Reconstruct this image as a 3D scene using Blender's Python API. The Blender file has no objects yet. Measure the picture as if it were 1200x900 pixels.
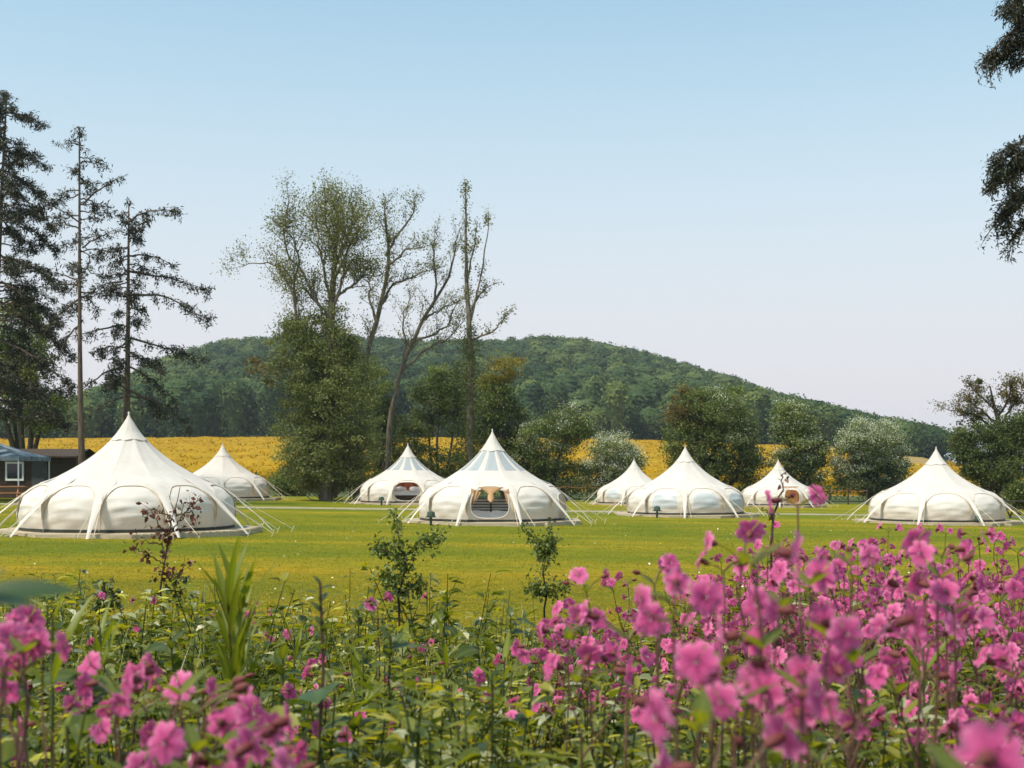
import bpy, math, random
import numpy as np
from mathutils import Vector, Matrix, Euler

# ------------------------------------------------------------------ camera, sky, sun, exposure
F = 1500.0                 # focal length in photograph pixels (1200 wide)
HOR = 550.0                # photograph row of the horizon
ZC = 1.6                   # eye height above the datum
SC = bpy.context.scene
COL = SC.collection
cam_data = bpy.data.cameras.new('camera')
cam = bpy.data.objects.new('camera', cam_data); COL.objects.link(cam)
cam.location = (0, 0, ZC); cam.rotation_euler = (math.radians(90), 0, 0)
cam_data.sensor_width = 36.0; cam_data.lens = F * 36.0 / 1200.0
cam_data.shift_y = (HOR - 450.0) / 1200.0
cam_data.clip_start = 0.05; cam_data.clip_end = 9000
cam_data.dof.use_dof = True; cam_data.dof.focus_distance = 9.0; cam_data.dof.aperture_fstop = 10.0
SC.camera = cam

SUN_EL, SUN_AZ = 60.0, -128.0          # azimuth from +Y (view direction), negative = left
w = bpy.data.worlds.new('World'); SC.world = w; w.use_nodes = True
nt = w.node_tree; bgn = nt.nodes['Background']
sky = nt.nodes.new('ShaderNodeTexSky'); sky.sky_type = 'NISHITA'; sky.sun_disc = False
sky.sun_elevation = math.radians(SUN_EL); sky.sun_rotation = math.radians(SUN_AZ)
sky.air_density = 1.0; sky.dust_density = 1.6; sky.ozone_density = 1.3; sky.altitude = 100
# hazy air: the blue pales evenly towards the horizon, the same all round
_tc = nt.nodes.new('ShaderNodeTexCoord'); _sx = nt.nodes.new('ShaderNodeSeparateXYZ'); nt.links.new(_tc.outputs['Generated'], _sx.inputs[0])
def _mth(op, a, b):
    m = nt.nodes.new('ShaderNodeMath'); m.operation = op
    for i, q in enumerate((a, b)):
        if isinstance(q, (int, float)): m.inputs[i].default_value = q
        else: nt.links.new(q, m.inputs[i])
    return m.outputs[0]
_f = _mth('MULTIPLY', _mth('POWER', 2.718, _mth('MULTIPLY', _mth('POWER', _mth('MAXIMUM', _sx.outputs[2], 0.0), 2.0), -10.4)), .98)
def _mx(typ, a, b, f):
    m = nt.nodes.new('ShaderNodeMix'); m.data_type = 'RGBA'; m.blend_type = typ
    for i, q in ((6, a), (7, b), (0, f)):
        if isinstance(q, tuple): m.inputs[i].default_value = (*q, 1)
        elif isinstance(q, (int, float)): m.inputs[i].default_value = q
        else: nt.links.new(q, m.inputs[i])
    return m.outputs[2]
_c = _mx('MIX', _mx('MULTIPLY', sky.outputs[0], (.70, 1.12, .96), 1.0), (3.82, 3.55, 3.8), _f)
nt.links.new(_c, bgn.inputs[0]); bgn.inputs[1].default_value = 0.125
sl = bpy.data.lights.new('sun', 'SUN'); sl.energy = 3.1; sl.angle = math.radians(5.0); sl.color = (1.0, 0.885, 0.755)
sun = bpy.data.objects.new('sun', sl); COL.objects.link(sun)
_e, _a = math.radians(SUN_EL), math.radians(SUN_AZ)
sd = Vector((math.sin(_a) * math.cos(_e), math.cos(_a) * math.cos(_e), math.sin(_e)))
sun.rotation_euler = sd.to_track_quat('Z', 'Y').to_euler(); sun.location = (0, 0, 60)
SC.view_settings.view_transform = 'Standard'; SC.view_settings.look = 'None'
SC.view_settings.exposure = 0.8; SC.view_settings.gamma = 1.0; SC.view_settings.use_curve_mapping = False
SC.cycles.max_bounces = 8; SC.cycles.transparent_max_bounces = 12
SC.cycles.volume_bounces = 0

# ------------------------------------------------------------------ helpers
rng = np.random.default_rng(11)
random.seed(5)
def P(px, py, Y):
    """photograph pixel at depth Y -> point"""
    return np.array([(px - 600.0) / F * Y, Y, ZC - (py - HOR) / F * Y])
def X(px, Y): return (px - 600.0) / F * Y

KIDS = {}
def link(o, parent=None):
    COL.objects.link(o)
    if parent is not None:
        o.parent = parent; KIDS.setdefault(parent.name, []).append(o)
    return o
def empty(name, loc=(0, 0, 0), rz=0.0, parent=None):
    o = bpy.data.objects.new(name, None); o.empty_display_size = 0.2
    o.location = loc; o.rotation_euler = (0, 0, rz)
    return link(o, parent)
def tag(o, label=None, cat=None, group=None, kind=None):
    if label: o['label'] = label
    if cat: o['category'] = cat
    if group: o['group'] = group
    if kind: o['kind'] = kind
    return o
def copy_tree(o, parent=None):
    c = o.copy(); COL.objects.link(c)
    if parent is not None:
        c.parent = parent; KIDS.setdefault(parent.name, []).append(c)
    for ch in KIDS.get(o.name, []): copy_tree(ch, c)
    return c

class MB:
    """collects vertices and polygons; one build = one mesh object"""
    def __init__(s): s.v = []; s.l = []; s.t = []; s.r = []; s.n = 0; s.m = []
    def add(s, v, f, rnd=0.5, mi=0):
        v = np.asarray(v, float).reshape(-1, 3); f = np.asarray(f, int)
        s.v.append(v); s.l.append((f + s.n).ravel()); s.t.append(np.full(len(f), f.shape[1]))
        s.r.append(np.broadcast_to(np.asarray(rnd, float), (len(v),)).copy()); s.m.append(np.full(len(f), mi)); s.n += len(v)
    def poly(s, v):
        v = np.asarray(v, float); s.add(v, [list(range(len(v)))])
    def box(s, c, d, rz=0.0, rnd=0.5, M=None):
        x, y, z = np.asarray(d, float) / 2
        q = np.array([[-x,-y,-z],[x,-y,-z],[x,y,-z],[-x,y,-z],[-x,-y,z],[x,-y,z],[x,y,z],[-x,y,z]])
        if M is not None: q = q @ np.asarray(M).T
        if rz: k, j = math.cos(rz), math.sin(rz); q = q @ np.array([[k,j,0],[-j,k,0],[0,0,1]])
        s.add(q + np.asarray(c, float), [[0,3,2,1],[4,5,6,7],[0,1,5,4],[1,2,6,5],[2,3,7,6],[3,0,4,7]], rnd)
    def tube(s, pts, rad, n=6, rnd=0.5, cap=True):
        pts = np.asarray(pts, float); k = len(pts)
        rad = np.broadcast_to(np.asarray(rad, float), (k,))
        tg = np.gradient(pts, axis=0); tg /= np.linalg.norm(tg, axis=1, keepdims=True) + 1e-9
        ref = np.array([0.31, 0.17, 0.93]) if abs(tg[0][2]) < 0.8 else np.array([0.93, 0.31, 0.17])
        a = np.cross(tg, ref); a /= np.linalg.norm(a, axis=1, keepdims=True) + 1e-9
        b = np.cross(tg, a)
        th = np.arange(n) * 2 * math.pi / n
        v = pts[:, None] + rad[:, None, None] * (a[:, None] * np.cos(th)[None, :, None] + b[:, None] * np.sin(th)[None, :, None])
        i = np.arange(k - 1)[:, None] * n; j = np.arange(n)[None]; j2 = (j + 1) % n
        f = np.stack([i + j, i + j2, i + n + j2, i + n + j], -1).reshape(-1, 4)
        s.add(v.reshape(-1, 3), f, rnd)
        if cap and n >= 3:
            s.add(v[0][::-1], [list(range(n))], rnd); s.add(v[-1], [list(range(n))], rnd)
    def grid(s, V, rnd=0.5, mask=None, closed=False):
        V = np.asarray(V, float); a, b = V.shape[:2]
        i = np.arange(a - 1)[:, None] * b; j = np.arange(b if closed else b - 1)[None]; j2 = (j + 1) % b
        f = np.stack([i + j, i + j2, i + b + j2, i + b + j], -1)
        if mask is not None: f = f[mask]
        s.add(V.reshape(-1, 3), f.reshape(-1, 4), rnd)
    def mesh(s, name, smooth=False):
        me = bpy.data.meshes.new(name)
        v = np.concatenate(s.v); l = np.concatenate(s.l); t = np.concatenate(s.t); m = np.concatenate(s.m)
        me.vertices.add(len(v)); me.vertices.foreach_set('co', v.ravel().astype(np.float32))
        me.loops.add(len(l)); me.loops.foreach_set('vertex_index', l.astype(np.int32))
        me.polygons.add(len(t))
        st = np.concatenate([[0], np.cumsum(t)[:-1]])
        me.polygons.foreach_set('loop_start', st.astype(np.int32))
        if m.any(): me.polygons.foreach_set('material_index', m.astype(np.int32))
        me.polygons.foreach_set('use_smooth', np.full(len(t), smooth))
        at = me.attributes.new('rnd', 'FLOAT', 'POINT'); at.data.foreach_set('value', np.concatenate(s.r).astype(np.float32))
        me.update(calc_edges=True)
        return me
    def build(s, name, mat, parent=None, smooth=False, loc=None):
        me = s.mesh(name, smooth)
        for mm in (mat if isinstance(mat, (list, tuple)) else [mat]): me.materials.append(mm)
        o = bpy.data.objects.new(name, me)
        if loc is not None: o.location = loc
        return link(o, parent)

def inst(name, me, parent=None, loc=(0, 0, 0), rot=(0, 0, 0), scale=None, M=None):
    o = bpy.data.objects.new(name, me)
    if M is not None: o.matrix_local = M
    else:
        o.location = loc; o.rotation_euler = rot
        if scale is not None: o.scale = scale
    return link(o, parent)

def unit(v): return v / (np.linalg.norm(v, axis=-1, keepdims=True) + 1e-9)
def rdir(n):
    v = rng.normal(size=(n, 3)); return unit(v)
def kites(mb, pos, d, nrm, L, W, rnd, cup=0.15):
    """one four-cornered leaf each"""
    pos = np.asarray(pos); d = unit(d); s = unit(np.cross(d, nrm)); nn = np.cross(s, d)
    L = np.broadcast_to(L, (len(pos),))[:, None]; W = np.broadcast_to(W, (len(pos),))[:, None]
    v = np.stack([pos, pos + d * L * .5 + s * W * .5 + nn * L * cup, pos + d * L, pos + d * L * .5 - s * W * .5 + nn * L * cup], 1)
    k = len(pos); f = np.arange(k * 4).reshape(k, 4)
    mb.add(v.reshape(-1, 3), f, np.repeat(np.broadcast_to(rnd, (k,)), 4))
LEAF_F = None
def leaves8(mb, pos, d, nrm, L, W, rnd, droop=0.25, fold=0.22):
    """a folded, drooping pointed leaf of eight vertices"""
    pos = np.asarray(pos); d = unit(d); s = unit(np.cross(d, nrm)); nn = np.cross(s, d)
    k = len(pos); L = np.broadcast_to(L, (k,))[:, None]; W = np.broadcast_to(W, (k,))[:, None]
    dr = np.broadcast_to(droop, (k,))[:, None]
    def at(t, o, up): return pos + d * L * t + s * W * o + nn * (W * up - L * dr * t * t)
    v = np.stack([at(0, 0, 0), at(.3, .48, fold), at(.3, 0, 0), at(.3, -.48, fold), at(.68, .36, fold * .8), at(.68, 0, 0), at(.68, -.36, fold * .8), at(1, 0, 0)], 1)
    b = np.arange(k)[:, None] * 8
    v = v.reshape(-1, 3)
    q = np.concatenate([b + np.array([1, 4, 5, 2]), b + np.array([2, 5, 6, 3])]); t = np.concatenate([b + np.array(x) for x in ([0, 1, 2], [0, 2, 3], [4, 7, 5], [5, 7, 6])])
    r8 = np.repeat(np.broadcast_to(rnd, (k,)), 8)
    n0 = mb.n; mb.add(v, q, r8)
    mb.l.append((t + n0).ravel()); mb.t.append(np.full(len(t), 3)); mb.m.append(np.zeros(len(t), int))
def smoothpts(pts, n):
    pts = np.asarray(pts, float); k = len(pts)
    if k < 3:
        t = np.linspace(0, 1, n)[:, None]; return pts[0] * (1 - t) + pts[-1] * t
    p = np.vstack([2 * pts[0] - pts[1], pts, 2 * pts[-1] - pts[-2]])
    u = np.linspace(0, k - 1 - 1e-6, n); i = u.astype(int); t = (u - i)[:, None]
    a, b, c, d = p[i], p[i + 1], p[i + 2], p[i + 3]
    return .5 * (2 * b + (c - a) * t + (2 * a - 5 * b + 4 * c - d) * t ** 2 + (3 * b - a - 3 * c + d) * t ** 3)

# ------------------------------------------------------------------ materials
def new_mat(name):
    m = bpy.data.materials.new(name); m.use_nodes = True
    nt = m.node_tree; b = nt.nodes['Principled BSDF']; b.inputs['Specular IOR Level'].default_value = 0.3
    return m, nt, b
def ramp(nt, stops):
    r = nt.nodes.new('ShaderNodeValToRGB'); e = r.color_ramp.elements
    while len(e) < len(stops): e.new(0.5)
    for x, (p, c) in zip(e, stops): x.position = p; x.color = (*c, 1)
    return r
def noise(nt, scale, detail=4, rough=.6, vec=None, mapping=None, kind='Object'):
    n = nt.nodes.new('ShaderNodeTexNoise'); n.inputs['Scale'].default_value = scale
    n.inputs['Detail'].default_value = detail; n.inputs['Roughness'].default_value = rough
    tc = nt.nodes.new('ShaderNodeTexCoord'); src = tc.outputs[kind]
    if mapping:
        mp = nt.nodes.new('ShaderNodeMapping'); mp.inputs['Scale'].default_value = mapping
        nt.links.new(src, mp.inputs[0]); src = mp.outputs[0]
    nt.links.new(src, n.inputs['Vector'])
    return n
def bump(nt, b, h, strength=.3, dist=.02):
    n = nt.nodes.new('ShaderNodeBump'); n.inputs['Strength'].default_value = strength; n.inputs['Distance'].default_value = dist
    nt.links.new(h, n.inputs['Height']); nt.links.new(n.outputs[0], b.inputs['Normal']); return n
def mixc(nt, a, b, f, typ='MIX'):
    m = nt.nodes.new('ShaderNodeMix'); m.data_type = 'RGBA'; m.blend_type = typ
    for ix, val in ((6, a), (7, b), (0, f)):
        if isinstance(val, bpy.types.NodeSocket): nt.links.new(val, m.inputs[ix])
        elif ix == 0: m.inputs[0].default_value = val
        else: m.inputs[ix].default_value = (*val, 1)
    return m.outputs[2]
def leaf_mat(name, stops, trans=.35, rough=.5, spec=.35, tint=(1.25, 1.2, .55)):
    """foliage: colour by per-leaf number, part of the light passes through"""
    m, nt, b = new_mat(name)
    at = nt.nodes.new('ShaderNodeAttribute'); at.attribute_name = 'rnd'
    oi = nt.nodes.new('ShaderNodeObjectInfo')
    ad = nt.nodes.new('ShaderNodeMath'); ad.operation = 'MULTIPLY_ADD'; ad.inputs[1].default_value = .16; 
    sb = nt.nodes.new('ShaderNodeMath'); sb.operation = 'SUBTRACT'; sb.inputs[1].default_value = .08
    nt.links.new(oi.outputs['Random'], ad.inputs[0]); nt.links.new(at.outputs['Fac'], ad.inputs[2])
    nt.links.new(ad.outputs[0], sb.inputs[0])
    r = ramp(nt, stops); nt.links.new(sb.outputs[0], r.inputs[0])
    nt.links.new(r.outputs[0], b.inputs['Base Color']); b.inputs['Roughness'].default_value = rough; b.inputs['Specular IOR Level'].default_value = spec
    if trans:
        tr = nt.nodes.new('ShaderNodeBsdfTranslucent')
        c = mixc(nt, r.outputs[0], tint, 1.0, 'MULTIPLY'); nt.links.new(c, tr.inputs[0])
        mx = nt.nodes.new('ShaderNodeMixShader'); mx.inputs[0].default_value = trans
        nt.links.new(b.outputs[0], mx.inputs[1]); nt.links.new(tr.outputs[0], mx.inputs[2])
        nt.links.new(mx.outputs[0], nt.nodes['Material Output'].inputs[0])
    return m
def noisy_mat(name, c0, c1, scale, rough=.8, bs=.3, bd=.01, mapping=None, detail=5, lo=.35, hi=.65):
    m, nt, b = new_mat(name)
    n = noise(nt, scale, detail, mapping=mapping); r = ramp(nt, [(lo, c0), (hi, c1)])
    nt.links.new(n.outputs[0], r.inputs[0]); nt.links.new(r.outputs[0], b.inputs['Base Color'])
    b.inputs['Roughness'].default_value = rough
    if bs: bump(nt, b, n.outputs[0], bs, bd)
    return m

M = {}
# canvas: cotton weave, faint stains, lets light through
def canvas(name, c0, c1, trans=.22, dirt=0.0):
    m, nt, b = new_mat(name)
    n = noise(nt, 1.3, 5); r = ramp(nt, [(.3, c0), (.7, c1)])
    nt.links.new(n.outputs[0], r.inputs[0]); colr = r.outputs[0]
    ns = noise(nt, 2.0, 5, .65, mapping=(2.5, 2.5, .5)); rs = ramp(nt, [(.42, (1, 1, 1)), (.75, (.86, .83, .77))]); nt.links.new(ns.outputs[0], rs.inputs[0]); colr = mixc(nt, colr, rs.outputs[0], .4, 'MULTIPLY')
    if dirt:
        tcd = nt.nodes.new('ShaderNodeTexCoord'); sz = nt.nodes.new('ShaderNodeSeparateXYZ'); nt.links.new(tcd.outputs['Object'], sz.inputs[0])
        nn = noise(nt, 4.0, 5, .7); mm = nt.nodes.new('ShaderNodeMath'); mm.operation = 'MULTIPLY_ADD'; mm.inputs[1].default_value = -.5; nt.links.new(nn.outputs[0], mm.inputs[0]); nt.links.new(sz.outputs[2], mm.inputs[2])
        rr_ = ramp(nt, [(0, (.70, .62, .48)), (.12, (.88, .83, .74)), (.35, (1, 1, 1))]); nt.links.new(mm.outputs[0], rr_.inputs[0]); colr = mixc(nt, colr, rr_.outputs[0], dirt, 'MULTIPLY')
    nt.links.new(colr, b.inputs['Base Color'])
    b.inputs['Roughness'].default_value = .85; b.inputs['Specular IOR Level'].default_value = .15
    n2 = noise(nt, 3.2, 4, mapping=(1, 1, 2.2)); bump(nt, b, n2.outputs[0], .2, .04)
    tr = nt.nodes.new('ShaderNodeBsdfTranslucent'); nt.links.new(mixc(nt, colr, (1, .93, .82), 1.0, 'MULTIPLY'), tr.inputs[0])
    mx = nt.nodes.new('ShaderNodeMixShader'); mx.inputs[0].default_value = trans
    nt.links.new(b.outputs[0], mx.inputs[1]); nt.links.new(tr.outputs[0], mx.inputs[2])
    nt.links.new(mx.outputs[0], nt.nodes['Material Output'].inputs[0])
    return m
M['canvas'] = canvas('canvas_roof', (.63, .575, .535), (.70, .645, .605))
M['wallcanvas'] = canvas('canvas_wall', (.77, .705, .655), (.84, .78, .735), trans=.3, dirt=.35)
M['trim'] = noisy_mat('canvas_trim', (.62, .47, .30), (.7, .55, .38), 8, .8, 0)
M['skirt'] = noisy_mat('groundsheet', (.03, .035, .03), (.05, .055, .045), 6, .6, .1)
M['rope'] = noisy_mat('rope', (.5, .43, .3), (.6, .53, .4), 30, .9, 0)
M['wood'] = noisy_mat('deck_wood', (.34, .26, .17), (.52, .43, .31), 4, .7, .2, .004, mapping=(.6, 8, 8))
M['darkwood'] = noisy_mat('dark_wood', (.035, .022, .015), (.07, .045, .03), 5, .7, .3, .01, mapping=(1, 1, 6))
M['redwood'] = noisy_mat('warm_wood', (.3, .12, .045), (.42, .19, .08), 6, .6, .1, .004, mapping=(6, 6, 1))
M['black'] = noisy_mat('black_metal', (.012, .012, .013), (.03, .03, .03), 9, .5, 0)
M['white'] = noisy_mat('white_paint', (.72, .72, .7), (.82, .82, .8), 9, .5, 0)
M['linen'] = noisy_mat('bed_linen', (.66, .68, .74), (.8, .8, .82), 6, .9, .3, .02)
M['orange'] = noisy_mat('orange_cloth', (.72, .30, .09), (.8, .4, .15), 5, .9, .3, .02)
M['peach'] = noisy_mat('curtain_cloth', (.55, .3, .15), (.7, .42, .24), 5, .9, .3, .02)
M['rust'] = noisy_mat('rust_cloth', (.28, .07, .03), (.4, .13, .06), 5, .9, .3, .02)
M['green_metal'] = noisy_mat('green_metal', (.04, .07, .05), (.07, .1, .07), 8, .5, .1)
M['cabindoor'] = noisy_mat('cabin_door', (.05, .055, .06), (.09, .09, .09), 4, .6, .1)
M['gaz'] = noisy_mat('blue_grey_canvas', (.06, .085, .11), (.26, .31, .35), 2.2, .7, .2, .03)
def vinyl():
    m, nt, b = new_mat('clear_vinyl')
    b.inputs['Base Color'].default_value = (.62, .66, .7, 1); b.inputs['Roughness'].default_value = .22; b.inputs['Specular IOR Level'].default_value = .6
    n = noise(nt, 5, 3); bump(nt, b, n.outputs[0], .4, .03)
    tr = nt.nodes.new('ShaderNodeBsdfTransparent'); tr.inputs[0].default_value = (.86, .88, .9, 1)
    mx = nt.nodes.new('ShaderNodeMixShader'); mx.inputs[0].default_value = .5
    nt.links.new(b.outputs[0], mx.inputs[1]); nt.links.new(tr.outputs[0], mx.inputs[2])
    nt.links.new(mx.outputs[0], nt.nodes['Material Output'].inputs[0]); return m
M['vinyl'] = vinyl()
def glass():
    m, nt, b = new_mat('window_glass'); b.inputs['Base Color'].default_value = (.02, .025, .03, 1); b.inputs['Roughness'].default_value = .05; b.inputs['Specular IOR Level'].default_value = .6
    return m
M['glass'] = glass()
def bark(name, c0, c1): return noisy_mat(name, c0, c1, 3, .9, .8, .05, mapping=(3, 3, .6))
M['bark'] = bark('bark_grey', (.07, .055, .04), (.19, .155, .115))
M['bark_con'] = bark('bark_conifer', (.06, .042, .031), (.145, .10, .074))
M['bark_dark'] = bark('bark_dark', (.03, .024, .018), (.09, .07, .05))
M['needle'] = leaf_mat('needles', [(0, (.014, .017, .010)), (.5, (.03, .034, .018)), (1, (.075, .07, .036))], .12)
M['poplar'] = leaf_mat('poplar_leaves', [(0, (.07, .082, .02)), (.5, (.155, .165, .042)), (1, (.28, .265, .085))], .35)
M['poplar_low'] = leaf_mat('poplar_low_leaves', [(0, (.07, .088, .026)), (.5, (.15, .175, .05)), (1, (.30, .30, .10))], .3)
M['deep'] = leaf_mat('deep_leaves', [(0, (.03, .048, .012)), (.5, (.078, .10, .022)), (1, (.17, .19, .045))], .3)
M['mid'] = leaf_mat('mid_leaves', [(0, (.055, .085, .02)), (.5, (.13, .165, .038)), (1, (.26, .28, .075))], .3)
M['bronze'] = leaf_mat('bronze_leaves', [(0, (.06, .045, .014)), (.5, (.125, .095, .025)), (1, (.2, .16, .04))], .3)
M['golden'] = leaf_mat('golden_leaves', [(0, (.13, .12, .012)), (.5, (.24, .19, .02)), (1, (.36, .28, .04))], .35)
M['blossom'] = leaf_mat('may_blossom', [(0, (.38, .4, .28)), (.5, (.55, .56, .44)), (1, (.72, .72, .62))], .2)
M['hillwood'] = leaf_mat('wood_crowns', [(0, (.016, .036, .014)), (.5, (.05, .082, .026)), (1, (.15, .18, .045))], .2, .8, .15)
M['rape'] = leaf_mat('rape_flowers', [(0, (.24, .155, .004)), (.5, (.43, .245, .004)), (1, (.56, .33, .008))], .2, .8, .1, tint=(1.1, 1, .5))
# ------------------------------------------------------------------ terrain
SKYL = np.array([(-900,520),(-300,500),(0,490),(60,478),(110,458),(160,435),(210,412),(250,401),(300,394),(400,391),(500,397),(570,398),(640,394),(680,396),(740,408),(800,425),(850,440),(900,458),(960,472),(1010,486),(1060,495),(1100,503),(1135,528),(1300,540),(2200,545)], float)
FTOP = np.array([(-900,516),(0,514),(300,512),(600,513),(740,515),(900,521),(1000,526),(1080,531),(1130,545),(1200,556),(2200,560)], float)
Y_F0, Y_F1, Y_HC = 92.0, 320.0, 740.0
def sstep(a, b, x):
    t = np.clip((x - a) / (b - a), 0, 1); return t * t * (3 - 2 * t)
def lawn_z(x): return -0.25 - 0.014 * np.clip(x, -55, 55)
def bank(x, y):
    return 0.75 * (1 - sstep(4.6, 9.0, y)) + 0.0 * x
def zg(x, y):
    x = np.asarray(x, float); y = np.asarray(y, float)
    base = lawn_z(x) + bank(x, y) + 0.03 * np.sin(x * 1.7 + y) * (1 - sstep(5, 8, y))
    px = 600 + F * x / np.maximum(y, 30)
    zt = ZC + (HOR - np.interp(px, FTOP[:, 0], FTOP[:, 1])) / F * Y_F1 - 1.0
    zc = ZC + (HOR - np.interp(px, SKYL[:, 0], SKYL[:, 1])) / F * Y_HC - 13.0
    t = np.clip((y - Y_F0) / (Y_F1 - Y_F0), 0, 1)
    z = base * (1 - t) + zt * t
    h = sstep(Y_F1, Y_HC + 40, y)
    h = .45 * h + .55 * np.clip((y - Y_F1) / (Y_HC - Y_F1), 0, 1)
    z = np.where(y > Y_F1, zt + np.maximum(zc - zt, 0) * np.minimum(h, 1), z)
    back = sstep(Y_HC + 30, 1500, y)
    z = np.where(y > Y_HC, z * (1 - back) + (-6) * back, z)
    return z

def lawn_mat():
    m, nt, b = new_mat('lawn_turf')
    n1 = noise(nt, 1.0, 4, .6, mapping=(.035, .30, 1)); r1 = ramp(nt, [(.36, (.155, .157, .007)), (.52, (.238, .19, .008)), (.66, (.36, .228, .011))])
    nt.links.new(n1.outputs[0], r1.inputs[0])
    n2 = noise(nt, 5.0, 6, .7, mapping=(.5, 1, 1)); r2 = ramp(nt, [(.3, (.62, .66, .6)), (.7, (1.25, 1.2, 1.2))]); nt.links.new(n2.outputs[0], r2.inputs[0])
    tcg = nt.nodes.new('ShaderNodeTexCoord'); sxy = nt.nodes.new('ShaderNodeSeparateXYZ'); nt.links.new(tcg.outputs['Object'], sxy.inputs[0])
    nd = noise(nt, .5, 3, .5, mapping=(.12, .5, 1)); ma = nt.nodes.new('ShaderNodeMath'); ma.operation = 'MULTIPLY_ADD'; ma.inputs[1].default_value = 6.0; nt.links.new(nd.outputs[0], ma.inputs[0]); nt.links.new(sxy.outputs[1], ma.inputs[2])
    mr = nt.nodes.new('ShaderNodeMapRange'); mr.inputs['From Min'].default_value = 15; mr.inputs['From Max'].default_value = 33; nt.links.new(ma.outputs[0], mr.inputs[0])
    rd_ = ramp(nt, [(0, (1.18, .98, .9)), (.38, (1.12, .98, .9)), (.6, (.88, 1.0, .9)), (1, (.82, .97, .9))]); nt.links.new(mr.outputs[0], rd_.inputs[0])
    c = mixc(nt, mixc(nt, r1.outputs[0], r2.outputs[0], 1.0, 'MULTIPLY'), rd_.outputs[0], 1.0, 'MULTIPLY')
    n3 = noise(nt, .35, 3, .5); r3 = ramp(nt, [(.35, (.8, .92, .8)), (.65, (1.15, 1.06, 1.0))]); nt.links.new(n3.outputs[0], r3.inputs[0])
    c = mixc(nt, c, r3.outputs[0], 1.0, 'MULTIPLY')
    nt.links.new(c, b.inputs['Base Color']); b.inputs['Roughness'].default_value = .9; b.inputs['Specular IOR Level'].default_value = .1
    n4 = noise(nt, 28, 5, .7); bump(nt, b, n4.outputs[0], .8, .06)
    return m
M['lawn'] = lawn_mat()
M['rough'] = noisy_mat('rough_grass', (.035, .05, .012), (.09, .10, .022), .8, .95, .6, .2)
M['soil'] = noisy_mat('bed_soil', (.02, .016, .01), (.05, .04, .02), 6, .95, .8, .05)
M['fieldsoil'] = noisy_mat('field_ground', (.25, .15, .06), (.3, .2, .05), .05, .95, .3, .2)
M['woodfloor'] = noisy_mat('wood_floor', (.02, .03, .012), (.04, .055, .02), .05, .95, .3, .5)

rows = np.concatenate([np.linspace(-20, 0, 6), np.linspace(.7, 9, 22), np.linspace(11, 92, 26), np.linspace(98, 320, 26), np.linspace(328, 780, 46), np.linspace(830, 1500, 14), np.array([2000, 3500, 7000])])
ks = np.concatenate([np.linspace(-2.6, -.75, 16), np.linspace(-.72, .72, 110), np.linspace(.75, 2.6, 16)])
YY, KK = np.meshgrid(rows, ks, indexing='ij')
XX = KK * np.where(YY < 25, YY * .55 + 22, YY + 10.75)
ZZ = zg(XX, YY)
g = MB(); g.grid(np.stack([XX, YY, ZZ], -1)[:, ::-1][:, ::-1])
yc = (YY[:-1, :-1] + YY[1:, 1:]) / 2
mi = np.zeros(yc.shape, int); mi[yc < 8.2] = 2; mi[yc > 80] = 1; mi[yc > 95] = 3; mi[yc > 318] = 4
g.m = [mi.ravel()]
ground = g.build('ground', [M['lawn'], M['rough'], M['soil'], M['fieldsoil'], M['woodfloor']], smooth=True)
tag(ground, kind='structure')

# gravel track across the lawn
pth = MB(); xs = np.linspace(-40, 45, 60)
edge = lambda k: 57.2 + .25 * np.sin(xs * .21 + k) + .04 * xs + .12 * np.sin(xs * 1.3 + 2 * k)
V = np.stack([np.stack([xs, edge(0) - 1.15, lawn_z(xs) + .012], -1), np.stack([xs, edge(0), lawn_z(xs) + .03], -1), np.stack([xs, edge(1) + 1.15, lawn_z(xs) + .012], -1)])
pth.grid(V); M['gravel'] = noisy_mat('gravel_track', (.20, .185, .10), (.33, .28, .18), 3, .95, .4, .03)
tag(pth.build('gravel_path', M['gravel'], smooth=True), kind='structure')

# rapeseed in bloom: a crop canopy with tufts standing above it
def crop(x, y): return zg(x, y) + 1.0
n = 90000
yy = 100 + 215 * rng.random(n) ** 1.5; kk = rng.uniform(-.5, .47, n); xx = kk * yy
pp = 600 + F * kk
keep = ~((pp > 1010) & (pp < 1110) & (yy > 190))
yy, xx = yy[keep], xx[keep]; n = len(yy)
cb = MB()
vy = np.concatenate([[99, 99], np.linspace(99.5, 318, 60)]); vk = np.linspace(-.56, .53, 120)
GY, GK = np.meshgrid(vy, vk, indexing='ij'); GX = GK * GY
GZ = crop(GX, GY) + rng.normal(0, .10, GY.shape); GZ[0] = zg(GX[0], GY[0])
cm = ~((600 + F * (GK[:-1, :-1] + GK[1:, 1:]) / 2 > 1010) & (600 + F * (GK[:-1, :-1]) < 1110) & (GY[:-1, :-1] > 190))
cb.grid(np.stack([GX, GY, GZ], -1), rng.uniform(.25, .6, GY.size), mask=cm)
d = rdir(n) + np.array([0, 0, .15]); nr = rdir(n) * .8 + np.array([0, -.3, 1.0])
sz = rng.uniform(.12, .32, n) * (yy / 100) ** .5
strip = .5 + .28 * np.sin(yy * .9 + .1 * xx) * np.sin(xx * .05 + yy * .21)
kites(cb, np.stack([xx, yy, crop(xx, yy) - .12], -1), d, nr, sz, sz * .7, np.clip(strip + rng.normal(0, .22, n), 0, 1))
tag(cb.build('rapeseed_crop', M['rape']), 'orange yellow rapeseed crop in bloom on the slope below the wooded hill', 'crop', kind='stuff')

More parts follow.
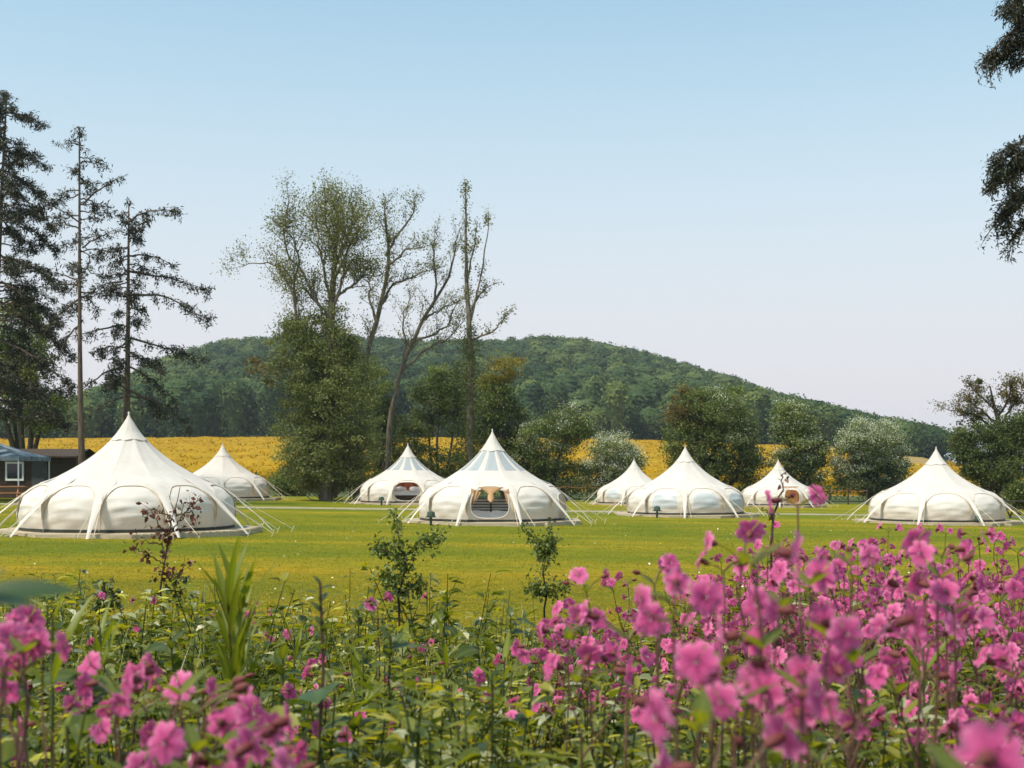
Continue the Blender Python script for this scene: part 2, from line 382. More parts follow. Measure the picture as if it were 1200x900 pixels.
# wood on the hill: crowns that run together into one mass
hw = MB()
pts = []
y = 323.0
while y < Y_HC + 55:
    st = 8.3 * (1 + .35 * (y - 320) / 420)
    x0, x1 = -.56 * y, .53 * y
    m_ = int((x1 - x0) / st)
    x = x0 + (np.arange(m_) + rng.uniform(0, 1, m_)) * st
    pts.append(np.stack([x, y + rng.uniform(-st * .5, st * .5, m_)], -1)); y += st * .92
pts = np.concatenate(pts)
pxs = 600 + F * pts[:, 0] / pts[:, 1]
pts = pts[(pxs < 1118) & (np.interp(pxs, SKYL[:, 0], SKYL[:, 1]) < 505)]
nT = len(pts); tz = zg(pts[:, 0], pts[:, 1])
rx = (3.4 + 4.8 * rng.random(nT) ** 1.6) * (pts[:, 1] / 450) ** .3; hh = rng.uniform(8.5, 16.5, nT); rz = rng.uniform(3.6, 5.8, nT)
zlim = ZC + (HOR - np.interp(600 + F * pts[:, 0] / pts[:, 1], SKYL[:, 0], SKYL[:, 1])) / F * pts[:, 1] - tz
hh = np.minimum(hh, np.maximum(zlim + rng.uniform(-.6, 1.2, nT), 3.5)); rz = np.minimum(rz, hh * .62)
tint = np.clip(rng.normal(.46, .22, nT) + .12 * np.sin(pts[:, 0] * .03) , .05, .9)
# low bumpy cores
ico_v = []; 
for a in range(6):
    for bq in range(8): ico_v.append((math.cos(bq * math.pi / 4 + a * .4) * math.sin(.25 + a * .42), math.sin(bq * math.pi / 4 + a * .4) * math.sin(.25 + a * .42), math.cos(.25 + a * .42)))
ico_v = np.array(ico_v); fq = np.array([[a * 8 + b_, a * 8 + (b_ + 1) % 8, (a + 1) * 8 + (b_ + 1) % 8, (a + 1) * 8 + b_] for a in range(5) for b_ in range(8)])
cen = np.stack([pts[:, 0], pts[:, 1], tz + hh - rz], -1); rad3 = np.stack([rx, rx, rz], -1)
cv = cen[:, None] + ico_v[None] * rad3[:, None] * .86 * rng.uniform(.85, 1.1, (nT, 48, 1))
cv[:, 40:, 2] = (tz + 0.5)[:, None]; cv[:, 40:, :2] = cen[:, None, :2] + (cv[:, 40:, :2] - cen[:, None, :2]) * .55
hw.add(cv.reshape(-1, 3), (fq[None] + 48 * np.arange(nT)[:, None, None]).reshape(-1, 4), np.repeat(tint * .8, 48))
# conifer spires along the left skyline
NL = 130
dv = rdir(nT * NL).reshape(nT, NL, 3); dv[..., 2] = np.abs(dv[..., 2]) * 1.0 - .35; dv[..., 1] -= .25; dv = unit(dv)
rr = rng.uniform(.84, 1.04, (nT, NL, 1))
ps = cen[:, None] + dv * rad3[:, None] * rr
sz = rng.uniform(.6, 1.35, nT * NL) * np.repeat(np.sqrt(pts[:, 1] / 420), NL)
nr = (dv + rng.normal(0, .38, dv.shape)).reshape(-1, 3); tg = np.cross(nr, rdir(nT * NL))
kites(hw, ps.reshape(-1, 3), tg, nr, sz, sz * .8, np.clip(np.repeat(tint, NL) + rng.normal(0, .13, nT * NL), 0, 1))
fr = np.where(pts[:, 1] < 352)[0]; nf = len(fr); NF = 240
aa = rng.uniform(math.pi, 2 * math.pi, (nf, NF)); hv = rng.random((nf, NF))
ps = np.stack([pts[fr, 0][:, None] + np.cos(aa) * rx[fr][:, None] * .95, pts[fr, 1][:, None] + np.sin(aa) * rx[fr][:, None] * .95, tz[fr][:, None] + hv * hh[fr][:, None] * .7], -1).reshape(-1, 3)
sz = rng.uniform(.5, 1.2, nf * NF); kites(hw, ps, rdir(nf * NF) + np.array([0, 0, -.3]), rdir(nf * NF) + np.array([0, -1., .2]), sz, sz * .7, np.clip(np.repeat(tint[fr], NF) * .7 + rng.normal(0, .16, nf * NF), 0, 1))
# air: pale even haze round the whole scene
hz_ = MB(); hz_.box((0, 3300, 45), (16000, 7600, 104)); hm = bpy.data.materials.new('haze_air'); hm.use_nodes = True
hn = hm.node_tree; hn.nodes.remove(hn.nodes['Principled BSDF']); pv = hn.nodes.new('ShaderNodeVolumePrincipled'); pv.inputs['Color'].default_value = (.86, .93, 1, 1); pv.inputs['Density'].default_value = .00017; pv.inputs['Anisotropy'].default_value = .1
hn.links.new(pv.outputs[0], hn.nodes['Material Output'].inputs['Volume'])
tag(hz_.build('haze', hm), 'thin pale summer haze over the whole valley', 'haze', kind='stuff')
tag(hw.build('hillside_wood', M['hillwood']), 'dense green broadleaf wood covering the whole hill behind the camp', 'wood', kind='stuff')
# ------------------------------------------------------------------ trees
class Tree:
    def __init__(s, name, label, base, cat='tree', group=None):
        s.root = empty(name, tuple(base)); tag(s.root, label, cat, group)
        s.base = np.asarray(base, float); s.t = MB(); s.lp = {}; s.rmin = .007
    def limb(s, pts, r0, r1, n=14, sides=7, jit=0.0, dy=0.0):
        q = smoothpts(pts, n)
        if jit: q[1:-1] += rng.normal(0, jit, (n - 2, 3))
        if dy: q[:, 1] += dy * np.linspace(0, 1, n) ** 1.2
        s.t.tube(q, np.linspace(r0, r1, n) , sides); return q
    def sprout(s, q, r, n, ln, t0=.2, up=.35, lev=1, leaf=None, out=.8, n2=5, wig=.12, t1=1.0, side=None):
        ends = []
        for i in range(n):
            t = t0 + (t1 - t0) * rng.random(); k = t * (len(q) - 1); a = int(min(k, len(q) - 2)); p = q[a] + (q[a + 1] - q[a]) * (k - a)
            tg = unit(q[a + 1] - q[a]); rd = rdir(1)[0]
            if side is not None: rd = unit(rd + side)
            d = unit(tg * .6 + rd * out + np.array([0, 0, up])); L = ln * rng.uniform(.5, 1.15) * (1 - .35 * t)
            m = 5; pts = [p]
            for j in range(m - 1):
                d = unit(d + rng.normal(0, wig, 3) + np.array([0, 0, up * .12])); pts.append(pts[-1] + d * L / (m - 1))
            pts = np.array(pts); rr = max(r * (1 - .6 * t), s.rmin)
            s.t.tube(pts, np.linspace(rr, rr * .3, m), 4 if lev else 3, cap=False)
            if lev: s.sprout(pts, rr * .45, n2, ln * .45, .2, up, lev - 1, leaf, out, max(2, n2 - 1), wig, side=side)
            if leaf and (lev == 0 or rng.random() < .5): s.tuft(pts, *leaf)
            ends.append(pts[-1])
        return ends
    def tuft(s, pts, mat, n, spread, size, lo=0.0, hi=1.0):
        k = rng.random(n) * (len(pts) - 1); a = np.minimum(k.astype(int), len(pts) - 2)
        p = pts[a] + (pts[a + 1] - pts[a]) * (k - a)[:, None] + rng.normal(0, spread, (n, 3))
        s.put(mat, p, size, lo + (hi - lo) * rng.random())
    def put(s, mat, p, size, shade=None):
        if shade is None: shade = rng.random()
        sh = np.clip(shade * .6 + .2 + rng.normal(0, .17, len(p)), 0, 1)
        s.lp.setdefault(mat, []).append((p, np.full(len(p), size) * rng.uniform(.6, 1.3, len(p)), sh))
    def blob(s, mat, c, rad, nclump, nleaf, size, crad=.45, hollow=.55, flat=.0, limb_r=.03, foot=None):
        """leaf clumps through an uneven volume; returns clump centres"""
        dv = rdir(nclump); rr = hollow + (1.05 - hollow) * rng.random(nclump) ** .7
        cc = np.asarray(c) + dv * np.asarray(rad) * rr[:, None]
        for k in range(nclump):
            r_ = crad * rng.uniform(.6, 1.4)
            s.put(mat, cc[k] + rng.normal(0, 1, (nleaf, 3)) * np.array([r_, r_, r_ * .6]) * .55, size, np.clip(rng.random() , 0, 1))
            if limb_r and rng.random() < .35:
                f = np.asarray(foot if foot is not None else c); mid = (f + cc[k]) / 2 + rng.normal(0, .15, 3)
                s.t.tube(smoothpts([f, mid, cc[k]], 5), np.linspace(limb_r, limb_r * .25, 5), 4, cap=False)
        return cc
    def done(s, bark='bark', names=None):
        s.t.v = [v - s.base for v in s.t.v]
        s.t.build('trunk', M[bark], s.root, smooth=True)
        for mat, L in s.lp.items():
            p = np.concatenate([a for a, _, _ in L]) - s.base; sz = np.concatenate([b for _, b, _ in L]); sh = np.concatenate([c for _, _, c in L])
            mb = MB(); n = len(p); d = rdir(n) + np.array([0, 0, -.25]); nr = rdir(n) + np.array([0, 0, .7])
            kites(mb, p, d, nr, sz, sz * (.26 if mat == 'needle' else .68), sh)
            mb.build((names or {}).get(mat, 'crown'), M[mat], s.root)
        return s.root

def G(px, Y): x = X(px, Y); return np.array([x, Y, float(zg(x, Y)) - .05])

# --- big poplar with a leafy skirt
D = 69.0
T = Tree('poplar_tree', 'tall poplar with dense leafy skirt round its trunk and airy upper limbs', G(382, D))
tr_ = T.limb([G(382, D), P(384, 500, D), P(387, 420, D), P(388, 370, D), P(391, 325, D), P(394, 280, D), P(396, 244, D)], .38, .04, 24, 9)
PY = lambda b: b if b > 330 else 330 - (330 - b) * .82
lf = ('poplar', 17, .27, .105)
limbs = [([(387,395),(375,360),(362,330),(345,300),(336,262),(345,222)], -1.5), ([(386,430),(362,400),(346,370),(338,335),(320,305),(296,296),(278,302)], 1.5), ([(352,398),(347,360),(347,328),(352,300),(345,270),(322,245)], -.6),
         ([(389,360),(380,320),(372,280),(368,240),(365,215)], 1.6), ([(391,330),(404,300),(418,270),(432,252)], -1.4), ([(392,310),(405,270),(412,240),(410,215)], 1.0), ([(390,350),(410,335),(425,318),(436,300)], 1.8),
         ([(389,375),(365,350),(350,330),(330,325)], 2.2), ([(394,280),(384,250),(384,215)], -1.2), ([(388,380),(398,340),(406,310),(404,280),(398,250)], -2.2)]
for l, dy in limbs:
    q = T.limb([P(a, PY(b), D) for a, b in l], .095, .018, 16, 6, .05, dy)
    T.sprout(q, .04, 17, 1.9, .2, .4, 1, lf, .75, 6)
T.sprout(tr_, .04, 26, 2.2, .55, .5, 1, ('poplar', 16, .24, .115), .8, 6)
for c, r, nc in [((382,470,0),(2.1,2.0,3.3),150), ((350,500,.5),(1.5,1.6,2.6),80), ((418,500,-.5),(1.4,1.6,2.6),80), ((383,535,0),(2.4,2.2,1.7),110), ((360,555,.6),(1.3,1.4,.9),40), ((410,555,.4),(1.3,1.4,.9),40), ((345,420,0),(1.4,1.5,2.2),60), ((412,440,0),(1.2,1.4,2.2),50), ((385,405,0),(1.3,1.5,1.5),42), ((360,392,-.5),(.9,1,1.0),18), ((388,368,0),(.8,.9,1.3),20), ((346,380,.4),(.6,.7,.9),10)]:
    o = P(c[0], c[1], D); o[1] += c[2]
    T.blob('poplar_low', o, r, nc, 120, .115, .5, .35, limb_r=.03, foot=P(385, c[1] + 35, D))
o = P(320, 432, D); T.blob('bronze', o, (1.3, 1.2, .9), 18, 45, .14, .4)
T.done('bark')

# --- leaning trees behind it, nearly bare
D = 72.0
T = Tree('leaning_tree', 'brown trunked tree with sparse leaves, right beside the big poplar', G(418, D))
q = T.limb([G(418, D), P(421, 510, D), P(424, 450, D), P(429, 420, D), P(446, 358, D), P(455, 304, D), P(452, 262, D), P(449, 238, D)], .25, .03, 24, 8, .03)
T.sprout(q, .04, 26, 2.0, .45, .45, 1, ('poplar', 9, .15, .11), .75, 6)
for l, dy in [([(446,358),(462,332),(480,322),(505,312)], 1.2), ([(452,300),(468,275),(484,255),(488,240)], -1), ([(440,375),(432,340),(436,310)], .8), ([(452,320),(470,300),(500,295)], -1.4)]:
    q = T.limb([P(a, b, D) for a, b in l], .09, .02, 12, 5, .05, dy); T.sprout(q, .026, 16, 1.4, .15, .4, 1, ('poplar', 5, .14, .11), .8, 6)
T.done('bark')
D = 74.0
T = Tree('bare_tree', 'pale nearly leafless tree leaning towards the slim ivy clad poplar', G(452, D))
q = T.limb([G(452, D), P(455, 520, D), P(462, 465, D), P(473, 425, D), P(496, 375, D), P(523, 331, D), P(533, 295, D), P(537, 275, D)], .2, .025, 24, 7, .03)
T.sprout(q, .035, 26, 1.8, .4, .45, 1, ('poplar', 3, .12, .11), .75, 7)
for l, dy in [([(473,425),(474,395),(471,370),(480,345)], 1), ([(468,440),(500,410),(530,395),(548,372)], -1.2), ([(496,375),(515,362),(545,345)], 1.5), ([(485,400),(520,385),(540,350)], -.6), ([(510,352),(512,320),(508,290),(515,270)], -1.1)]:
    q = T.limb([P(a, b, D) for a, b in l], .08, .02, 12, 5, .05, dy); T.sprout(q, .025, 18, 1.4, .15, .4, 1, ('poplar', 3, .12, .11), .8, 7)
T.done('bark')
D = 71.0
T = Tree('ivy_poplar', 'slim poplar with ivy wrapped trunk rising behind the open tent with bed slats', G(551, D))
q = T.limb([G(551, D), P(551, 480, D), P(551, 400, D), P(547, 340, D), P(546, 280, D), P(545, 213, D)], .26, .03, 24, 8, .02)
T.sprout(q, .03, 34, .7, .55, .9, 0, ('poplar', 26, .15, .12), .55)
for l, dy in [([(549,385),(560,340),(568,300),(572,262),(573,249)], .6), ([(550,400),(575,390),(590,375),(601,363)], -.5), ([(547,330),(556,290),(560,262)], -.7), ([(550,370),(562,345),(578,330)], .8)]:
    q2 = T.limb([P(a, b, D) for a, b in l], .07, .015, 12, 5, .03, dy); T.sprout(q2, .02, 14, .7, .25, .7, 0, ('poplar', 16, .14, .12), .6)
for yv in np.linspace(385, 588, 80):
    c = P(551 + rng.normal(0, 2.5), yv, D); T.put('deep', c + rng.normal(0, .30, (90, 3)), .11)
T.done('bark', {'deep': 'ivy'})

# --- conifers behind the big tent
def conifer(T, base, top, r0, nb, prof, droop=.25, dens=1.0, extra=(), lo=.15, nsz=1.0, nk=1.0):
    base = np.asarray(base, float); top = np.asarray(top, float)
    q = smoothpts([base, base * .6 + top * .4 + rng.normal(0, .06, 3), top], 20); T.t.tube(q, np.linspace(r0, .03, 20), 9)
    H = top[2] - base[2]
    jobs = []
    for i in range(nb):
        f = lo + (1 - lo) * (i + rng.random()) / nb; az = rng.uniform(0, 2 * math.pi)
        st = base + (top - base) * f; L = prof(f, az) * rng.uniform(.65, 1.15)
        jobs.append((st, st + np.array([math.cos(az) * L, math.sin(az) * L, L * rng.uniform(-.45, .05)]), 1.0))
    for a, b, k in extra: jobs.append((np.asarray(a, float), np.asarray(b, float), k))
    for st, en, k in jobs:
        L = np.linalg.norm(en - st); m = 9
        mid = (st + en) / 2 + np.array([0, 0, L * rng.uniform(.02, .12)])
        p = smoothpts([st, mid, en + np.array([0, 0, L * .02])], m) + rng.normal(0, .03, (m, 3)); T.t.tube(p, np.linspace(.022 + .012 * L, .008, m), 5, cap=False)
        ns = int(L * 7 * dens * k)
        for j in range(ns):
            t = .18 + .82 * rng.random() ** .75; kk = t * (m - 1); ai = min(int(kk), m - 2); pt = p[ai] + (p[ai + 1] - p[ai]) * (kk - ai)
            dd = unit(unit(en - st) * .7 + rdir(1)[0] * .9 + np.array([0, 0, -droop])); l2 = rng.uniform(.25, .75) * (1.15 - .5 * t)
            tw = np.array([pt, pt + dd * l2 * .5, pt + dd * l2 + np.array([0, 0, -.1 * l2])]); T.t.tube(tw, [.012, .008, .004], 3, cap=False)
            n = int(26 * dens * nk)
            kq = rng.random(n) * 2; aq = np.minimum(kq.astype(int), 1); pn = tw[aq] + (tw[aq + 1] - tw[aq]) * (kq - aq)[:, None] + rng.normal(0, .07 * nsz, (n, 3))
            T.lp.setdefault('needle', []).append((pn, nsz * rng.uniform(.12, .26, n), np.clip(rng.random() * .5 + .25 + rng.normal(0, .15, n), 0, 1)))
D = 60.0
T = Tree('fir_tree', 'dark full fir tree reaching tallest, above the gazebo roof', G(-16, D), group='tall firs behind the camp')
conifer(T, G(-16, D), P(8, 106, D), .28, 84, lambda f, az: (1.0 + 2.7 * (1 - f) ** .8) * (.75 if f > .85 else 1), .35, 1.1, lo=.22,
        extra=[(P(4,200,D),P(58,240,D),1.2),(P(4,250,D),P(66,296,D),1.3),(P(4,300,D),P(80,345,D),1.3),(P(4,130,D),P(54,150,D),1),(P(4,360,D),P(88,420,D),1.3),(P(4,170,D),P(52,196,D),1.2),(P(2,330,D),P(70,380,D),1.3),(P(2,400,D),P(85,455,D),1.3),(P(2,220,D),P(62,268,D),1.2),(P(0,430,D),P(70,490,D),1.2)])
T.done('bark_con')
D = 57.0
T = Tree('thin_pine_tree', 'slender conifer with long bare brown trunk and thin spidery top branches', G(97, D), group='tall firs behind the camp')
conifer(T, G(97, D), P(93, 150, D), .17, 34, lambda f, az: 1.7 * (1 - f) ** .6 + .55, .2, .72, lo=.52,
        extra=[(P(96,240,D),P(150,205,D),.8),(P(96,262,D),P(52,236,D),.8),(P(96,330,D),P(48,318,D),1.1),(P(96,350,D),P(45,400,D),1.2),(P(96,290,D),P(140,268,D),.9),(P(96,375,D),P(60,430,D),.8)])
T.done('bark_con')
D = 59.0
T = Tree('lopsided_fir_tree', 'lopsided fir with long sweeping side branches and thick trunk behind the large tent', G(145, D), group='tall firs behind the camp')
E = [((146,262),(215,254),1),((146,318),(238,340),1.1),((146,345),(249,380),1.15),((146,395),(240,424),1.3),((146,425),(205,470),1.1),((146,455),(225,505),1.0),((146,300),(205,312),1),((146,470),(195,490),.8),
     ((145,380),(80,400),.5),((145,430),(75,470),.45),((145,330),(95,345),.7),((145,465),(100,495),.4),((146,275),(180,262),1),((145,410),(200,440),1.3),((145,290),(112,300),.8)]
conifer(T, G(145, D), P(151, 240, D), .24, 40, lambda f, az: 1.5 * (1 - f) ** .55 + .5, .4, .85, lo=.36, extra=[(P(*a, D), P(*b, D) + np.array([0, rng.uniform(-1, 1), 0]), k) for a, b, k in E])
T.done('bark_con')
# fir beside the camera's right: only its outer sprays reach into the picture
D = 21.0
T = Tree('overhanging_fir', 'dark fir whose drooping sprays hang in against the sky above the closed tents', G(1345, D), group='tall firs behind the camp')
E = [((1345,-60),(1148,82),1.6),((1345,-110),(1172,22),1.8),((1345,-20),(1190,60),1.6),((1345,95),(1158,218),1.7),((1345,130),(1170,262),1.9),((1345,60),(1185,150),.3),((1345,150),(1184,282),1.2),((1345,100),(1172,182),1.6),
     ((1345,-160),(1185,-20),1.6),((1345,110),(1190,200),1.6)]
conifer(T, G(1345, D), P(1345, -330, D), .3, 26, lambda f, az: 2.2 * (1 - f) ** .6 + .3, 1.0, 1.25, lo=.66, nsz=.45, nk=1.4, extra=[(P(*a, D), P(*b, D) + np.array([0, rng.uniform(-.5, .5), 0]), k) for a, b, k in E])
for c, n in (((1168,68),9),((1185,52),10),((1192,20),9),((1182,10),7),((1172,195),10),((1190,185),10),((1165,212),7),((1182,240),9),((1176,262),7),((1196,70),6),((1190,225),7)):
    for k in range(n):
        o = P(c[0] + rng.normal(0, 5), c[1] + rng.normal(0, 5), D) + np.array([0, rng.normal(0, .12), 0]); T.lp['needle'].append((o + rng.normal(0, .055, (60, 3)), rng.uniform(.05, .12, 60), np.clip(rng.random() * .6 + .2 + rng.normal(0, .1, 60), 0, 1)))
T.done('bark_con')

# --- rounded trees and may bushes behind the tents
def bush(name, label, px, Y, lobes, trunk_r=.14, bark='bark_dark', cat='tree', group=None, blossom=None, size=.135, names=None):
    T = Tree(name, label, G(px, Y), cat, group); b = G(px, Y)
    cs = []
    for mat, cx, cy, rx, rz_, nc in lobes:
        c = P(cx, cy, Y); s_ = Y / F; r = (rx * s_, rx * s_ * .85, rz_ * s_); c[1] += rng.uniform(-.6, .6)
        q = T.limb([b, (b + c) / 2 + rng.normal(0, .2, 3), c], trunk_r, trunk_r * .3, 8, 6)
        T.sprout(q, trunk_r * .3, 5, r[0] * 1.0, .5, .3, 0, None)
        cs.append((mat, T.blob(mat, c, r, int(nc * 1.25), 85, size, .48, .5, foot=c - np.array([0, 0, r[2] * .5]))))
    if blossom:
        for mat, cc in cs:
            for c in cc:
                if rng.random() < blossom * (1 + .6 * (c[2] - b[2] > 2)):
                    nb_ = int(rng.integers(50, 110)); T.lp.setdefault('blossom', []).append((c + rng.normal(0, 1, (nb_, 3)) * np.array([.3, .3, .16]) + np.array([0, -.08, .2]), rng.uniform(.05, .10, nb_), np.clip(rng.normal(.55, .2, nb_), 0, 1)))
    T.done(bark, names or {'blossom': 'blossom'})
    return T
GT = 'trees along the field edge'
bush('may_tree', 'green may tree with scattered cream blossom right behind the open tent with bed slats', 645, 80, [('mid',640,525,34,42,80),('mid',668,500,26,22,50),('deep',620,545,22,34,45),('deep',655,560,34,22,40)], blossom=.16, group=GT)
bush('may_bush', 'white flowering may bush beside the smallest tent', 716, 84, [('mid',718,538,26,30,70),('deep',705,556,24,26,45),('mid',735,548,18,24,35)], blossom=.75, group=GT)
bush('hazel_tree', 'broad dark green tree with bronze upper leaves right behind the tent with a lamp post', 838, 82, [('mid',838,478,36,30,90),('bronze',806,482,24,28,55),('deep',850,520,38,48,120),('deep',825,548,34,32,70),('mid',795,520,16,34,35),('deep',872,545,16,30,40)], .22, blossom=.05, group=GT)
bush('pale_tree', 'pale green loose tree behind the tent with an orange door', 934, 84, [('mid',928,492,24,22,50),('mid',940,520,28,36,70),('deep',950,550,24,28,45),('bronze',955,535,14,22,18),('deep',915,550,18,26,30)], .16, blossom=.22, group=GT)
bush('round_may_tree', 'rounded may tree crowned in white blossom next to the tent with an orange door', 1020, 86, [('mid',1018,522,36,28,100),('deep',1030,552,36,28,80),('deep',1000,548,26,28,50),('deep',1050,548,18,26,30)], .18, blossom=.62, group=GT)
bush('elder_bush', 'dense dark bush between the slim ivy clad poplar and the may tree', 590, 82, [('deep',590,505,24,44,80),('mid',580,470,20,30,45),('deep',602,540,22,34,50),('golden',592,432,20,16,16),('golden',575,445,16,12,8)], .15, group=GT)
bush('thicket_bush', 'shady thicket between the leaning trees and the slim poplar', 515, 83, [('deep',505,470,24,40,46),('deep',535,470,20,44,46),('deep',480,520,20,40,40),('mid',520,440,20,22,22),('deep',530,545,26,30,50),('deep',495,545,22,28,44),('deep',562,535,16,40,44)], .12, group=GT)
bush('dark_bush', 'dark bush squeezed between the big poplar and the leaning tree', 452, 78, [('deep',446,510,16,46,50),('deep',455,545,20,34,44),('mid',440,450,16,30,22)], .12, group=GT)
bush('low_bush', 'low green bush at the foot of the big poplar on the field side', 330, 80, [('mid',332,566,12,14,24),('deep',345,572,12,10,16)], .06, cat='bush', group=GT)
# right edge: mistletoe tree and its darker neighbours
D = 78.0
T = Tree('mistletoe_tree', 'open crowned tree dotted with dark mistletoe balls at the field edge', G(1178, D), group=GT)
q = T.limb([G(1178, D), P(1176, 540, D), P(1172, 505, D), P(1165, 475, D), P(1160, 452, D)], .26, .04, 16, 7)
for l, dy in [([(1174,515),(1150,490),(1130,482),(1112,478)], .8), ([(1170,500),(1185,475),(1200,455)], -.8), ([(1166,480),(1150,462),(1140,446)], 1), ([(1168,490),(1180,465),(1176,446)], -1), ([(1175,520),(1195,500),(1215,480)], .5), ([(1170,498),(1145,478),(1128,468)], -.6)]:
    q2 = T.limb([P(a, b, D) for a, b in l], .09, .02, 12, 5, .04, dy); T.sprout(q2, .03, 12, 1.1, .3, .25, 1, ('bronze', 9, .16, .12), .8, 6)
for px, py, r in [(1142,494,.36),(1133,484,.3),(1150,503,.34),(1160,467,.3),(1158,510,.28),(1170,480,.32),(1185,505,.33),(1148,447,.2),(1146,470,.26),(1190,470,.3),(1150,486,.3)]:
    c = P(px, py, D); T.put('deep', c + unit(rng.normal(size=(130, 3))) * r * rng.random((130, 1)) ** .4, .13, .2)
T.blob('bronze', P(1188, 458, D), (1.4, 1.2, .8), 26, 40, .15, .4); T.blob('bronze', P(1138, 492, D), (.8, .8, .6), 10, 40, .14, .35)
T.done('bark_dark', {'deep': 'mistletoe'})
bush('edge_tree', 'dark round tree standing under the mistletoe tree', 1165, 75.5, [('deep',1150,530,26,34,70),('deep',1135,520,16,26,30),('deep',1185,530,26,40,80),('deep',1165,550,34,20,50),('deep',1195,505,18,24,35)], .2, group=GT)
bush('corner_shrub', 'low dark shrub beside the picnic table and yellow field', 1196, 62, [('deep',1196,580,14,13,40)], .05, cat='shrub')
bush('lime_tree', 'bright green broadleaf tree behind the tallest fir', 30, 74, [('mid',25,395,34,44,100),('mid',10,470,40,32,70),('mid',55,480,24,26,40),('poplar',40,430,24,30,40),('mid',-20,430,40,60,80)], .25, group=GT)
bush('distant_poplar', 'faint lone tree far beyond the end of the hill', 1121, 240, [('mid',1121,512,8,18,10),('mid',1127,522,9,14,8)], .2, size=.5, group=GT)
# hedge below the field
hd = MB(); n = 15000
hx = rng.uniform(-60, 62, n); hy = 91 + rng.normal(0, .7, n); hz = rng.random(n) ** .6 * (1.0 + .25 * np.sin(hx * .6) + .2 * np.sin(hx * 1.9))
pos = np.stack([hx, hy, zg(hx, hy) + hz], -1); szz = rng.uniform(.14, .3, n)
kites(hd, pos, rdir(n), rdir(n) + np.array([0, -.3, .5]), szz, szz * .7, np.clip(rng.normal(.45, .2, n), 0, 1))
tag(hd.build('field_hedge', M['deep']), 'low unkempt hedge along the lower edge of the yellow field', 'hedge', kind='stuff')
# ------------------------------------------------------------------ lotus tents
RP = np.array([(0, 3.13), (.05, 3.06), (.13, 2.91), (.24, 2.71), (.37, 2.50), (.58, 2.25), (.84, 2.00), (1.06, 1.82), (1.30, 1.65), (1.55, 1.49), (1.78, 1.35), (1.98, 1.245)])
WP = np.array([(2.50, 0), (2.515, .2), (2.52, .42), (2.49, .68), (2.40, .90), (2.25, 1.08), (2.08, 1.2), (1.96, 1.27)])
_unit = MB(); _unit.box((0, 0, 0), (1, 1, 1)); BOARD = _unit.mesh('board'); BOARD.materials.append(M['wood'])
def wall_r(z): return np.interp(z, WP[:, 1], WP[:, 0])

